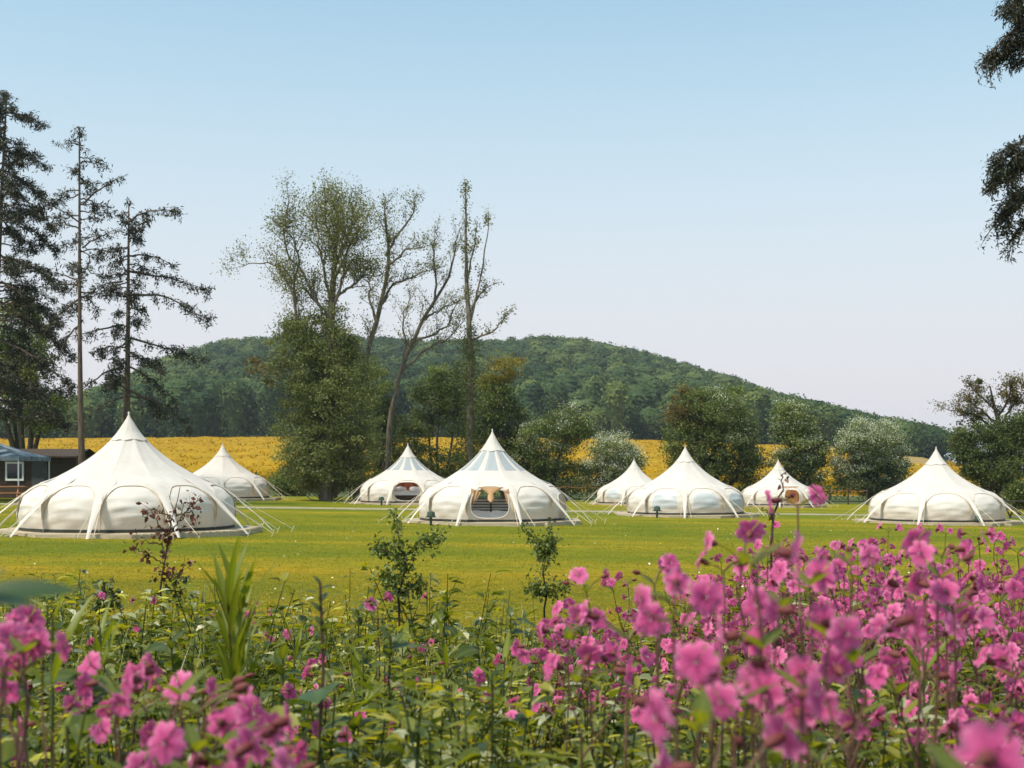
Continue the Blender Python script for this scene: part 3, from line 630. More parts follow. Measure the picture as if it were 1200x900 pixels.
def tent(label, px, Y, R, n, rot, deck_label, stargazer=False, doors=(), vents=(), vs=1.0, deck_rot=0.0):
    S = R / 2.5; x = X(px, Y); zb = float(zg(x, Y))
    DH = .10
    root = empty('lotus_tent', (x, Y, zb + DH + .012)); root.scale = (1, 1, vs); tag(root, label, 'tent', 'white lotus bell tents on the lawn')
    half = math.pi / n; ths = [rot + 2 * half * k for k in range(n)]
    seed = rng.uniform(0, 6)
    def W(th0, u, z, off=0.0, wr=1.0):
        u = np.asarray(u, float); z = np.asarray(z, float); th = th0 + u * half
        r = wall_r(z) * (1 + .022 * (1 - u * u) * np.sin(np.clip(z / 1.25, 0, 1) * 3.1)) + off
        if wr: r = r + wr * ((.010 * np.sin(24 * (z + .13 * u * u) + seed + 3 * np.sin(th0 * 7)) * np.sin(np.clip((z - .1) / 1.1, 0, 1) * math.pi) * (1 - u ** 4) + .005 * np.sin(47 * (z + .16 * (u - .2) ** 2) + 2.2 * seed + 5 * th0) * (1 - u ** 2)) + .008 * np.sin(5 * u + 9 * z + th0 * 11) + .006 * np.sin(15 * z - 6 * u + th0 * 5))
        return np.stack([r * np.sin(th), -r * np.cos(th), z], -1) * S
    # roof: scalloped cone; window openings left out of it
    na = 12; u = np.linspace(-1, 1, na + 1); t = np.linspace(0, 1, 26)
    rr = np.interp(t * (len(RP) - 1), np.arange(len(RP)), RP[:, 0]); zz = np.interp(t * (len(RP) - 1), np.arange(len(RP)), RP[:, 1])
    k3 = np.array([1, 2, 1]) / 4.0
    for _ in range(2):
        rr[1:-1] = np.convolve(rr, k3, 'valid'); zz[1:-1] = np.convolve(zz, k3, 'valid')
    roof = MB(); wins = []
    for k in range(n):
        th0 = ths[k] + half; th = th0 + u[None] * half
        sag = .055 * np.sin(np.clip(t, 0, 1) * math.pi)[:, None] * (1 - u[None] ** 2)
        wrk = .006 * np.sin(7 * u[None] + 14 * t[:, None] + 5 * k + seed)
        r2 = rr[:, None] * (1 - sag) + wrk * t[:, None]; V = np.stack([r2 * np.sin(th), -r2 * np.cos(th), np.broadcast_to(zz[:, None], r2.shape)], -1) * S
        mk = np.ones((25, na), bool)
        if stargazer: mk[9:17, 2:10] = False; wins.append(V[9:18, 2:11])
        roof.grid(V, mask=mk)
    roof.build('roof', M['canvas'], root, smooth=True)
    for V in wins:
        wv = MB(); wv.grid(V * 1.002); wv.build('roof_window', M['vinyl'], root, smooth=True)
    # top cap with short pointed flaps
    cap = MB(); m = 36; a = np.linspace(0, 2 * math.pi, m + 1)[:-1]
    tc = np.linspace(0, 1, 7)[:, None]; rc = (.012 + .40 * tc ** 1.15) * (1 + .1 * tc ** 3 * np.abs(np.cos(a * n / 4 + rot))[None]); zc_ = 3.17 - .76 * tc ** .92 + .05 * tc ** 3 * np.abs(np.sin(a * n / 4 + rot))[None]
    cap.grid(np.stack([rc * np.sin(a), -rc * np.cos(a), np.broadcast_to(zc_, rc.shape)], -1) * S, closed=True)
    cap.build('roof_cap', M['canvas'], root, smooth=True)
    fin = MB(); fin.tube(np.array([(0, 0, 3.12), (0, 0, 3.2), (0, 0, 3.235)]) * S, np.array([.02, .028, .004]) * S, 8); fin.build('finial', M['canvas'], root, smooth=True)
    # walls, one panel per bay, with arched edge of the roof cloth above
    def arch(u): return 1.20 * (1 - np.abs(u) ** 3.8) ** .46
    for k in range(n):
        th0 = ths[k] + half; op = doors.get(k) if doors else None
        pm = MB()
        if op:
            cu, cz, au, az_, e = op
            ph = np.linspace(0, 2 * math.pi, 49)[:-1]
            c_, s_ = np.cos(ph), np.sin(ph)
            ou = cu + au * np.sign(c_) * np.abs(c_) ** e; oz = cz + az_ * np.sign(s_) * np.abs(s_) ** e
            du = c_ / au; dz = s_ / az_
            # reach the panel edge along each ray
            vx, vz = ou - cu, oz - cz
            tx = np.where(vx > 0, (1 - cu) / np.maximum(vx, 1e-6), (-1 - cu) / np.minimum(vx, -1e-6)); tz_ = np.where(vz > 0, (1.26 - cz) / np.maximum(vz, 1e-6), (0 - cz) / np.minimum(vz, -1e-6))
            tt = np.minimum(tx, tz_)
            rings = [1 + (tt - 1) * f for f in np.linspace(0, 1, 9)]
            V = np.stack([W(th0, cu + vx * q_, cz + vz * q_) for q_ in rings]); pm.grid(V, closed=True)
            pn = pm.build('wall_panel', M['wallcanvas'], root, smooth=True)
            ed = MB(); pe = W(th0, ou, oz, .012); ed.tube(np.vstack([pe, pe[:1]]), .022 * S, 5, cap=False); ed.build('door_piping', M['canvas'], pn, smooth=True)
        else:
            U, Z = np.meshgrid(np.linspace(-1, 1, 23), np.linspace(0, 1.262, 25)); pm.grid(W(th0, U, Z)[:, ::1])
            pn = pm.build('wall_panel', M['wallcanvas'], root, smooth=True)
            if k in vents:
                vn = MB(); U, Z = np.meshgrid(np.linspace(-.62, .62, 13), np.linspace(.28, .98, 13)); Z = .28 + (Z - .28) * (1 - .35 * (U / .62) ** 4); vn.grid(W(th0, U, Z, .012)); vn.build('mesh_window', M['vinyl'], pn, smooth=True)
        av = MB(); uu = np.linspace(-1, 1, 41); U = np.broadcast_to(uu[None], (7, 41)); f = np.linspace(0, 1, 7)[:, None]
        Z = 1.262 + (np.maximum(arch(uu), 0)[None] - 1.262) * f
        av.grid(W(th0, U, Z, .016 + .012 * f, .8)[::-1]); av.build('eave', M['canvas'], root, smooth=True)
        tr = MB(); ua = np.linspace(-.985, .985, 45); tr.tube(W(th0, ua, arch(ua), .032, .8), .008 * S, 5); tr.build('arch_piping', M['trim'], pn, smooth=True)
        sk = MB(); U, Z = np.meshgrid(np.linspace(-1, 1, 13), np.linspace(0, .075, 3)); sk.grid(W(th0, U, Z, .014, .5)); sk.build('groundsheet_edge', M['skirt'], root, smooth=True)
    # tapering cloth legs, guy ropes and pegs
    for k in range(n):
        th = ths[k]; e1 = np.array([math.sin(th), -math.cos(th), 0]); e2 = np.array([math.cos(th), math.sin(th), 0])
        rt = np.array([1.60, 1.80, 1.98, 2.2, 2.42, 2.62, 2.85, 3.1, 3.42]); zt = np.array([1.485, 1.37, 1.275, 1.13, .96, .76, .53, .28, -DH / S / vs])
        wd = np.array([.06, .16, .24, .17, .12, .095, .075, .055, .035])
        V = np.stack([np.stack([e1 * (r + (.03 if r > 1.9 else -.02 if r > 1.7 else -.06) - .03 * abs(q_)) + e2 * w_ * q_ + np.array([0, 0, z]) for q_ in (-1, -.5, 0, .5, 1)]) for r, z, w_ in zip(rt, zt, wd)]) * S
        lg = MB(); lg.grid(V); lo = lg.build('leg_strap', M['canvas'], root, smooth=True)
        for da in (-.05, .07):
            er = np.array([math.sin(th + da), -math.cos(th + da), 0]); rp = MB()
            a_ = e1 * 2.0 + np.array([0, 0, 1.28]); b_ = er * (3.72 + da * 3) + np.array([0, 0, (-DH + .03) / S / vs]); md = (a_ + b_) / 2 - np.array([0, 0, .03])
            rp.tube(smoothpts([a_ * S, md * S, b_ * S], 6), .0085, 4); rp.build('guy_rope', M['rope'], root)
            pg = MB(); pg.tube([b_ * S + er * -.02 + np.array([0, 0, -.12]), b_ * S + er * .06 + np.array([0, 0, .1])], [.012, .012], 5); pg.build('peg', M['rope'], root)
    # timber deck under the tent
    dk = empty('timber_deck', (x, Y, zb), deck_rot); tag(dk, deck_label, 'deck', 'timber decks under the tents')
    bw = .145; hs = 1.2 * R; nb_ = int(2 * hs / bw)
    for i in range(nb_):
        yv = -hs + bw * (i + .5); hl = min(hs, 1.62 * R - abs(yv)) + rng.uniform(-.01, .01)
        o = inst('board', BOARD, dk, (0, yv, DH - .018 + rng.uniform(-.002, .002)), (0, 0, 0), (2 * hl, bw - .006, .036))
    for sx in (-1, 0, 1):
        inst('joist', BOARD, dk, (sx * hs * .6, 0, (DH - .04) / 2 - .02), (0, 0, 0), (.09, 2 * hs * .96, DH - .036 + .04))
    cn = .42 * R; cor = [(-cn, -hs), (cn, -hs), (hs, -cn), (hs, cn), (cn, hs), (-cn, hs), (-hs, cn), (-hs, -cn)]
    for (ax, ay), (bx, by) in zip(cor, cor[1:] + cor[:1]):
        L_ = math.hypot(bx - ax, by - ay); an = math.atan2(by - ay, bx - ax); nx_, ny_ = math.sin(an), -math.cos(an)
        fs = MB(); fs.box(((ax + bx) / 2 + nx_ * .022, (ay + by) / 2 + ny_ * .022, DH / 2 - .05), (L_ + .01, .028, DH + .07), an); fs.build('fascia', M['wood'], dk)
    return root, S, W, ths, half

def bay(ths, half, ang):
    return int(np.argmin([abs(math.remainder(t + half - ang, 2 * math.pi)) for t in ths]))
def rots(n, rot): return [rot + 2 * math.pi / n * k for k in range(n)]
R_ = math.radians

# 1 large closed tent
tent('large closed white tent nearest the gazebo, biggest of all the tents', 151, 34.9, 2.8, 11, R_(2), 'pale timber deck under the largest closed tent', vs=.875, deck_rot=R_(-1.5))
# 2 open tent with bed slats
n, rt_ = 10, R_(17); th = rots(n, rt_); hf = math.pi / n
kf = bay(th, hf, R_(-1)); kb = bay(th, hf, R_(181)); kr = bay(th, hf, R_(71))
r2, S2, W2, th2, hf2 = tent('open white tent with clear roof panes and slatted bed visible in its doorway', 577, 44.5, 2.5, n, rt_, 'pale timber deck under the open tent with the slatted bed', True, {kf: (0, .62, .80, .50, .62), kb: (0, .66, .8, .48, .7), kr: (.1, .5, .55, .42, .6)}, vs=.97)
# 3 small open tent behind
n, rt3 = 10, R_(-14); th = rots(n, rt3); k3_ = bay(th, math.pi / n, R_(4))
r3, S3, W3, th3, hf3 = tent('white tent with clear roof panes, its round doorway showing a rust red bed', 478, 66, 2.4, n, rt3, 'timber deck of the tent with the rust red bed', True, {k3_: (0, .6, .86, .50, .62)}, vs=.97)
# 4 back-left closed
tent('closed white tent standing before the yellow field, behind the largest tent', 261, 69, 2.45, 9, R_(12), 'timber deck of the closed tent before the yellow field', vs=.93)
# 5 middle right closed with mesh windows
n5, rt5 = 9, R_(-8); th = rots(n5, rt5); v5 = [bay(th, math.pi / n5, R_(a)) for a in (-35, 10, 50)]
tent('closed white tent with grey mesh windows and a small lamp post on its deck', 803, 54.2, 2.42, n5, rt5, 'timber deck with a small lamp post in front', vents=v5, vs=.915)
# 6 tiny one behind it
n, rt_ = 9, R_(20); th = rots(n, rt_); v6 = [bay(th, math.pi / n, R_(-30))]
tent('smallest white tent, half hidden behind the tent with mesh windows', 743, 70.5, 2.0, n, rt_, 'timber deck of the half hidden smallest tent', vents=v6, vs=.95)
# 7 orange door
n, rt_ = 9, R_(-10); th = rots(n, rt_); k7 = bay(th, math.pi / n, R_(12))
r7, S7, W7, th7, hf7 = tent('white tent with an orange door cloth in its arched doorway', 912, 71, 2.02, n, rt_, 'timber deck of the tent with the orange door', doors={k7: (0, .58, .6, .5, .62)}, vs=.97)
# 8 right closed
tent('closed white tent near the mistletoe tree and the picnic table', 1097, 50.2, 2.5, 9, R_(11), 'timber deck of the closed tent near the mistletoe tree', vs=.885)

def at_door(rootobj, ths, hf, k, S, r, side=0.0):
    th = ths[k] + hf; p = rootobj.location
    return th, np.array([p.x + math.sin(th) * r * S + math.cos(th) * side, p.y - math.cos(th) * r * S + math.sin(th) * side, p.z])
def furn(name, label, cat, p, rz): o = empty(name, tuple(p), rz); tag(o, label, cat); return o

# slatted day bed in the open tent: rail of dark slats, mattress, cushions
th, p = at_door(r2, th2, hf2, kf, S2, 1.2)
bed = furn('day_bed', 'slatted dark day bed with pale mattress inside the open tent', 'bed', p, th)
for i in range(5):
    b_ = MB(); b_.box((0, -.3, .36 + i * .095), (1.9, .022, .032)); b_.build('slat', M['black'], bed)
for sx in (-.92, 0, .92): b_ = MB(); b_.box((sx, -.325, .40), (.05, .03, .80)); b_.build('post', M['black'], bed)
mt = MB(); U, V_ = np.meshgrid(np.linspace(-1, 1, 15), np.linspace(-1, 1, 11)); mt.grid(np.stack([U * .9, V_ * .45 + .25, .34 + .07 * (1 - U ** 6) * (1 - V_ ** 6) + .015 * np.sin(9 * U + 5 * V_)], -1)); mt.box((0, .25, .19), (1.78, .88, .28)); mt.build('mattress', M['linen'], bed, smooth=False)
bc = MB(); bc.box((0, -.16, .52), (1.8, .16, .42)); bc.build('back_cushion', M['linen'], bed)
qq = MB(); q_ = np.linspace(-1, 1, 13); U, V_ = np.meshgrid(q_, q_); qq.grid(np.stack([U * .85, -.32 - .12 * (V_ * .5 + .5), .34 - .30 * (V_ * .5 + .5) + .02 * np.sin(8 * U)], -1)); qq.build('blanket', M['linen'], bed, smooth=True)
# curtains tied back in that doorway
th, p = at_door(r2, th2, hf2, kf, S2, 2.33)
cu = furn('door_curtain', 'peach cloth curtains tied back in the doorway of the open tent', 'curtain', p, th)
for sx in (-1, 1):
    c = MB(); t = np.linspace(0, 1, 14)[:, None]; q_ = np.linspace(0, 1, 9)[None]
    wdt = (.26 if sx < 0 else .12) * (1 - t) ** .8 + .05; xx_ = sx * (.62 - q_ * wdt); yy_ = .03 * np.sin(q_ * 16) + .02 * t; zz_ = 1.1 - t * .52 + 0 * q_ - .12 * q_ * (1 - t)
    c.grid(np.stack([xx_ + 0 * t, yy_, zz_], -1)); c.build('drape', M['peach'], cu, smooth=True)
c = MB(); t = np.linspace(0, 1, 16); a = np.linspace(0, 2 * math.pi, 15)[:-1]
pr = np.interp(t, [0, .2, .45, .7, .9, 1], [.42, .26, .09, .115, .10, .02]); 
c.grid(np.stack([pr[:, None] * np.cos(a) * 1.0 + .03, .07 * np.sin(a)[None] * (.4 + t[:, None]), 1.14 - .5 * t[:, None] + 0 * a], -1), closed=True); c.build('bunched_drape', M['peach'], cu, smooth=True)
# orange blind in the side window of the open tent
th, p = at_door(r2, th2, hf2, kr, S2, 2.25)
bl = furn('side_blind', 'narrow orange blind in the side opening of the open tent', 'blind', p, th)
c = MB(); U, V_ = np.meshgrid(np.linspace(-1, 1, 11), np.linspace(0, 1, 9)); c.grid(np.stack([U * .22 + .1, .02 * np.sin(9 * U), .12 + .78 * V_], -1)); c.build('cloth', M['orange'], bl, smooth=True)
c = MB(); c.tube([(-.15, 0, .91), (.35, 0, .91)], .015, 6); c.build('rod', M['redwood'], bl)
# bed in the tent behind
th, p = at_door(r3, th3, hf3, k3_, S3, .9)
bd = furn('double_bed', 'double bed with white pillows and rust red hangings inside its tent', 'bed', p, th)
c = MB(); U, V_ = np.meshgrid(np.linspace(-1, 1, 15), np.linspace(-1, 1, 11)); c.grid(np.stack([U * .8, V_ * .9 + .2, .46 + .1 * (1 - U ** 6) * (1 - V_ ** 6) + .012 * np.sin(8 * U + 6 * V_)], -1)); c.box((0, .2, .42), (1.58, 1.78, .12)); c.build('mattress', M['linen'], bd)
c = MB(); c.box((0, .2, .2), (1.6, 1.8, .3)); c.build('bed_base', M['darkwood'], bd)
for sx in (-.38, .38):
    c = MB(); U, V_ = np.meshgrid(np.linspace(0, 2 * math.pi, 17)[:-1], np.linspace(-1, 1, 9)); rr_ = np.sqrt(np.maximum(1 - V_ ** 4, .02)); c.grid(np.stack([sx + .3 * rr_ * np.cos(U), .75 + .1 * np.sin(U) * rr_ , .66 + .12 * V_], -1), closed=True); c.build('pillow', M['linen'], bd, smooth=True)
c = MB(); U, V_ = np.meshgrid(np.linspace(-1, 1, 25), np.linspace(0, 1, 7)); c.grid(np.stack([U * 1.1, 1.15 + .04 * np.sin(U * 22) + 0 * V_, .05 + 1.15 * V_], -1)); c.build('hanging', M['rust'], bd, smooth=True)
# orange door cloth
th, p = at_door(r7, th7, hf7, k7, S7, 2.2)
dc = furn('door_cloth', 'orange cloth hung inside the arched doorway', 'door', p, th)
c = MB(); U, V_ = np.meshgrid(np.linspace(-1, 1, 21), np.linspace(0, 1, 11)); c.grid(np.stack([U * .52, .12 + .015 * np.sin(U * 14), .02 + .98 * V_ * (1 - .1 * U ** 4)], -1)); c.build('cloth', M['orange'], dc, smooth=True)
c = MB(); c.tube([(-.5, .12, 1.0), (.5, .12, 1.0)], .014, 6); c.build('rail', M['redwood'], dc)

# small lamps and boxes at the decks
def lamp(px, Y, label, h=.42):
    x = X(px, Y); o = empty('path_lamp', (x, Y, float(zg(x, Y)) - .02)); tag(o, label, 'lamp', 'green path lamps')
    c = MB(); c.tube([(0, 0, 0), (0, 0, h * .62)], [.045, .045], 8); c.build('post', M['green_metal'], o)
    c = MB(); c.tube([(0, 0, h * .62), (0, 0, h * .66), (0, 0, h * .92), (0, 0, h)], [.13, .14, .12, .03], 10); c.build('lamp_head', M['green_metal'], o, smooth=False)
    c = MB(); c.box((0, 0, h * .6), (.34, .26, .03)); c.build('lamp_shade', M['green_metal'], o)
lamp(505, 41.2, 'green path lamp in front of the deck of the open tent', .5)
lamp(770, 51.0, 'green path lamp in front of the tent with mesh windows', .5)
lamp(447, 62.6, 'green path lamp in front of the tent with the rust red bed', .45)
lamp(1146, 47.5, 'green path lamp beside the closed tent near the mistletoe tree', .4)

# rope fence behind the tents
def fence(p0, p1, Y, label, np_=5):
    x0, x1 = X(p0, Y), X(p1, Y); o = empty('rope_fence', (x0, Y, float(zg(x0, Y)))); tag(o, label, 'fence')
    xs = np.linspace(x0, x1, np_); tops = []
    for x in xs:
        z = float(zg(x, Y)); c = MB(); c.tube([(x - x0, 0, z - zg(x0, Y) - .1), (x - x0, 0, z - zg(x0, Y) + .95)], [.05, .045], 7); c.build('post', M['darkwood'], o); tops.append((x - x0, 0, z - float(zg(x0, Y)) + .86))
    for a, b_ in zip(tops[:-1], tops[1:]):
        a, b_ = np.array(a), np.array(b_); c = MB(); c.tube(smoothpts([a, (a + b_) / 2 - np.array([0, 0, .06]), b_], 8), .016, 5); c.build('rope', M['redwood'], o)
fence(392, 446, 74.0, 'dark post and rope fence beside the big poplar', 4)
fence(640, 760, 76.5, 'rope fence in front of the white flowering may bush', 6)
fence(950, 1016, 77.5, 'rope fence in front of the rounded may tree', 4)

# cabin, gazebo and tables at the left edge
Y = 66.0; x = X(28, Y); zb = float(zg(x, Y))
cab = empty('timber_cabin', (x, Y, zb)); tag(cab, 'long dark timber cabin with small white framed window behind the gazebo', 'cabin')
for i in range(9):
    c = MB(); c.box((0, -.012 * (i % 2), .13 + i * .235), (5.4, .10, .228)); c.build('plank', M['darkwood'], cab)
c = MB(); c.box((0, 1.55, 1.06), (5.3, 2.9, 2.1)); c.build('wall', M['darkwood'], cab)
c = MB(); c.add([(-2.9, -.5, 2.1), (2.9, -.5, 2.1), (2.9, 1.5, 2.5), (-2.9, 1.5, 2.5), (2.9, 3.4, 2.1), (-2.9, 3.4, 2.1), (-2.9, -.5, 2.18), (2.9, -.5, 2.18), (2.9, 1.5, 2.58), (-2.9, 1.5, 2.58), (2.9, 3.4, 2.18), (-2.9, 3.4, 2.18)], [[6,7,8,9],[9,8,10,11],[0,3,2,1],[3,5,4,2],[0,1,7,6],[5,11,10,4]]); c.build('roof', M['darkwood'], cab)
wx = X(18, Y) - x
win = MB(); win.box((wx, -.075, 1.40), (.86, .02, .80)); wo = win.build('window', M['glass'], cab)
for dx, dz, sx, sz_ in ((-.43, 0, .09, .98), (.43, 0, .09, .98), (0, .44, .77, .10), (0, -.44, .77, .10)):
    c = MB(); c.box((wx + dx, -.10, 1.40 + dz), (sx, .05, sz_)); c.build('frame', M['white'], wo)
c = MB(); c.box((X(47, Y) - x, -.08, 1.02), (.8, .03, 1.9)); dr = c.build('door', M['cabindoor'], cab)
c = MB(); c.tube([(X(47, Y) - x + .3, -.12, .95), (X(47, Y) - x + .3, -.12, 1.1)], .02, 6); c.build('handle', M['black'], dr)

Y = 62.0; x = X(-8, Y); zb = float(zg(x, Y))
gz = empty('gazebo', (x, Y, zb)); tag(gz, 'blue grey pop up gazebo with white poles beside the dark cabin', 'gazebo')
hwid = 2.05
t = np.linspace(0, 1, 10); a = np.linspace(0, 2 * math.pi, 33)[:-1]
sq = 1 / np.maximum(np.abs(np.cos(a)), np.abs(np.sin(a)))
rad_ = t[:, None] * hwid * sq[None]; zz_ = 2.95 - .85 * t[:, None] ** .75 * np.ones_like(a)[None] + .05 * np.sin(6 * a)[None] * t[:, None] * (1 - t[:, None])
c = MB(); c.grid(np.stack([rad_ * np.cos(a), rad_ * np.sin(a), zz_], -1), closed=True)
c.grid(np.stack([np.stack([hwid * sq * np.cos(a), hwid * sq * np.sin(a), np.full(32, 2.1 - dz)], -1) for dz in (0, .1, .2)]), closed=True); c.build('canopy', M['gaz'], gz, smooth=False)
for sx in (-1, 1):
    for sy in (-1, 1): c = MB(); c.box((sx * (hwid - .06), sy * (hwid - .06), 1.03), (.05, .05, 2.12)); c.build('pole', M['white'], gz)
def table(px, Y, label, rz=0.0, mat='redwood', s=1.0):
    x = X(px, Y); o = empty('picnic_table', (x, Y, float(zg(x, Y))), rz); tag(o, label, 'table'); o.scale = (s, s, s)
    for i in range(5): c = MB(); c.box((0, -.3 + i * .15, .73), (1.6, .138, .035)); c.build('table_board', M[mat], o)
    for sy in (-1, 1):
        for i in range(2): c = MB(); c.box((0, sy * (.66 + i * .14), .44), (1.6, .13, .035)); c.build('seat_board', M[mat], o)
    for sx in (-.55, .55):
        for sy in (-1, 1):
            c = MB(); c.tube([(sx, sy * .22, .71), (sx, sy * .72, 0)], .045, 4); c.build('leg', M[mat], o)
        c = MB(); c.box((sx + .05, 0, .40), (.04, 1.7, .08)); c.build('crossbar', M[mat], o)
table(8, 59.0, 'reddish picnic table under the blue grey gazebo', .2)
table(405, 76.5, 'brown picnic table behind the rope fence near the big poplar', .1, 'darkwood')
table(1184, 57.5, 'weathered picnic table beside the low dark shrub', .3, 'darkwood')
# ------------------------------------------------------------------ grass
M['grass'] = leaf_mat('grass_blades', [(0, (.15, .16, .007)), (.5, (.26, .225, .010)), (1, (.40, .27, .02))], .3, .6, .2)
n = 170000
gy = 8.6 + 40 * rng.random(n) ** 2.0; gx = rng.uniform(-.46, .46, n) * gy
gz_ = zg(gx, gy); hgt = rng.uniform(.012, .034, n) * (1 + .5 * (gy < 11))
band = .62 - .26 * sstep(16, 27, gy) + .22 * np.sin(gy * 1.15 + .35 * np.sin(gx * .2)) + rng.normal(0, .2, n)
gb = MB(); ang = rng.uniform(0, 6.28, n); wv = np.stack([np.cos(ang), np.sin(ang), 0 * ang], -1) * (rng.uniform(.004, .010, n) * (gy / 12) ** .5)[:, None]
b0 = np.stack([gx, gy, gz_ - .004], -1); lean = rng.normal(0, .022, (n, 3)); lean[:, 2] = hgt
gb.add(np.stack([b0 - wv, b0 + wv, b0 + lean], 1).reshape(-1, 3), np.arange(n * 3).reshape(n, 3), np.repeat(np.clip(band, 0, 1), 3))
tag(gb.build('lawn_grass', M['grass']), 'short mown grass of the camp lawn', 'grass', kind='stuff')
dz = MB(); n = 380; gy = 14 + 30 * rng.random(n) ** 1.3; gx = rng.uniform(-.44, .44, n) * gy; s_ = rng.uniform(.010, .018, n)
ctr = np.stack([gx, gy, zg(gx, gy) + rng.uniform(.05, .08, n)], -1); hx_ = np.arange(6) * math.pi / 3
tl = rng.normal(0, .35, (n, 1, 1)); dv = np.stack([np.cos(hx_), np.sin(hx_), 0 * hx_], -1)[None] * s_[:, None, None] * np.ones((n, 1, 1)); dv[..., 2] = (dv[..., 1:2] * tl)[..., 0]
dz.add((ctr[:, None] + dv).reshape(-1, 3), np.arange(n * 6).reshape(n, 6), np.repeat(rng.random(n), 6))
M['daisy'] = leaf_mat('daisy_heads', [(0, (.7, .68, .6)), (.8, (.8, .8, .74)), (1, (.75, .55, .05))], .1)
tag(dz.build('lawn_daisies', M['daisy']), 'tiny white daisies sprinkled over the lawn', 'daisies', kind='stuff')

# ------------------------------------------------------------------ flower bed
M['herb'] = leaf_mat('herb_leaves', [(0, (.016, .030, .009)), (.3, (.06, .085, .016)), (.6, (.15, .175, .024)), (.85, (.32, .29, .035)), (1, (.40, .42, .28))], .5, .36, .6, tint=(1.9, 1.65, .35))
M['stem'] = leaf_mat('green_stems', [(0, (.05, .06, .02)), (.5, (.09, .10, .03)), (1, (.14, .08, .05))], .1)
M['redstem'] = leaf_mat('red_stems', [(0, (.06, .03, .02)), (.5, (.10, .045, .03)), (1, (.16, .08, .05))], .1)
M['petal'] = leaf_mat('campion_petals', [(0, (.40, .03, .15)), (.45, (.68, .115, .31)), (.8, (.83, .28, .48)), (1, (.92, .57, .67))], .42, .6, .2, tint=(1.15, .85, .9))
_nt = M['petal'].node_tree; _r = [q for q in _nt.nodes if q.type == 'VALTORGB'][0]; _src = _r.inputs[0].links[0].from_socket
_nv = noise(_nt, 700, 3, .6); _m1 = _nt.nodes.new('ShaderNodeMath'); _m1.operation = 'MULTIPLY_ADD'; _m1.inputs[1].default_value = .5; _nt.links.new(_nv.outputs[0], _m1.inputs[0]); _nt.links.new(_src, _m1.inputs[2])
_m2 = _nt.nodes.new('ShaderNodeMath'); _m2.operation = 'SUBTRACT'; _m2.inputs[1].default_value = .25; _nt.links.new(_m1.outputs[0], _m2.inputs[0]); _nt.links.new(_m2.outputs[0], _r.inputs[0])
M['calyx'] = leaf_mat('campion_calyx', [(0, (.10, .025, .03)), (.5, (.17, .045, .045)), (1, (.2, .10, .06))], .15, .6, .2)
M['dock'] = leaf_mat('dock_leaves', [(0, (.02, .04, .012)), (.5, (.045, .08, .02)), (1, (.11, .15, .03))], .35, .38, .5, tint=(1.5, 1.4, .5))
M['lime'] = leaf_mat('lime_leaves', [(0, (.10, .13, .012)), (.5, (.17, .2, .016)), (1, (.26, .27, .03))], .5, .45, .4, tint=(1.3, 1.25, .5))
M['brownleaf'] = leaf_mat('brown_leaves', [(0, (.07, .022, .015)), (.5, (.13, .04, .025)), (1, (.2, .08, .04))], .25)
M['twig'] = bark('sapling_bark', (.035, .022, .016), (.09, .055, .04))

# undergrowth: leafy stems too many to count
def herb_h(x, y):
    return .54 + .10 * np.sin(x * 2.3 + y * 1.1) * np.sin(y * 1.9 - x) + .05 * np.sin(5 * x + 3 * y)
ug = MB(); n = 2100
sy = 1.15 + 5.6 * rng.random(n) ** .62; sx = rng.uniform(-.47, .47, n) * (sy + .3)
n2_ = 420; sy = np.concatenate([sy, rng.uniform(1.25, 2.7, n2_)]); sx = np.concatenate([sx, rng.uniform(-.44, .44, n2_) * sy[n:]])
for i in range(n + n2_):
    x, y = sx[i], sy[i]; z0 = float(zg(x, y)); h = herb_h(x, y) * rng.uniform(.6, 1.18)
    if i >= n: h = min(rng.uniform(.58, .82), ZC - .16 * y * rng.uniform(1, 1.25) - z0)
    h = min(h, ZC - .075 * y - z0) if y < 2 else h
    k = 4; ln = rng.normal(0, .10, 2); pts = np.stack([x + ln[0] * np.linspace(0, 1, k) ** 1.6, y + ln[1] * np.linspace(0, 1, k) ** 1.6, z0 + h * np.linspace(0, 1, k)], -1)
    ug.tube(pts, np.linspace(.0035, .0015, k), 3, rng.uniform(.1, .5), cap=False)
    m = int(rng.integers(20, 36)); t = .25 + .75 * rng.random(m) ** .7; kk = t * (k - 1); a = np.minimum(kk.astype(int), k - 2)
    p = pts[a] + (pts[a + 1] - pts[a]) * (kk - a)[:, None]; az = rng.uniform(0, 6.28, m); tl = rng.uniform(-.1, .75, m)
    d = np.stack([np.cos(az), np.sin(az), tl], -1); typ = rng.random(); L = (rng.uniform(.03, .075, m) if typ < .7 else rng.uniform(.05, .11, m)) * (1.15 - .35 * t) * (.7 if i >= n else 1)
    nr = np.stack([-np.cos(az) * tl * .7, -np.sin(az) * tl * .7, np.ones(m)], -1) + rng.normal(0, .3, (m, 3))
    leaves8(ug, p + d * .012, d, nr, L, L * (.55 if typ < .7 else .24), np.clip(rng.normal(.22 + .30 * t + (.12 if typ > .85 else 0) + (.2 if i % 5 == 0 else 0) + (.5 if i % 9 == 0 else 0), .17, m), 0, 1), rng.uniform(.05, .55, m))
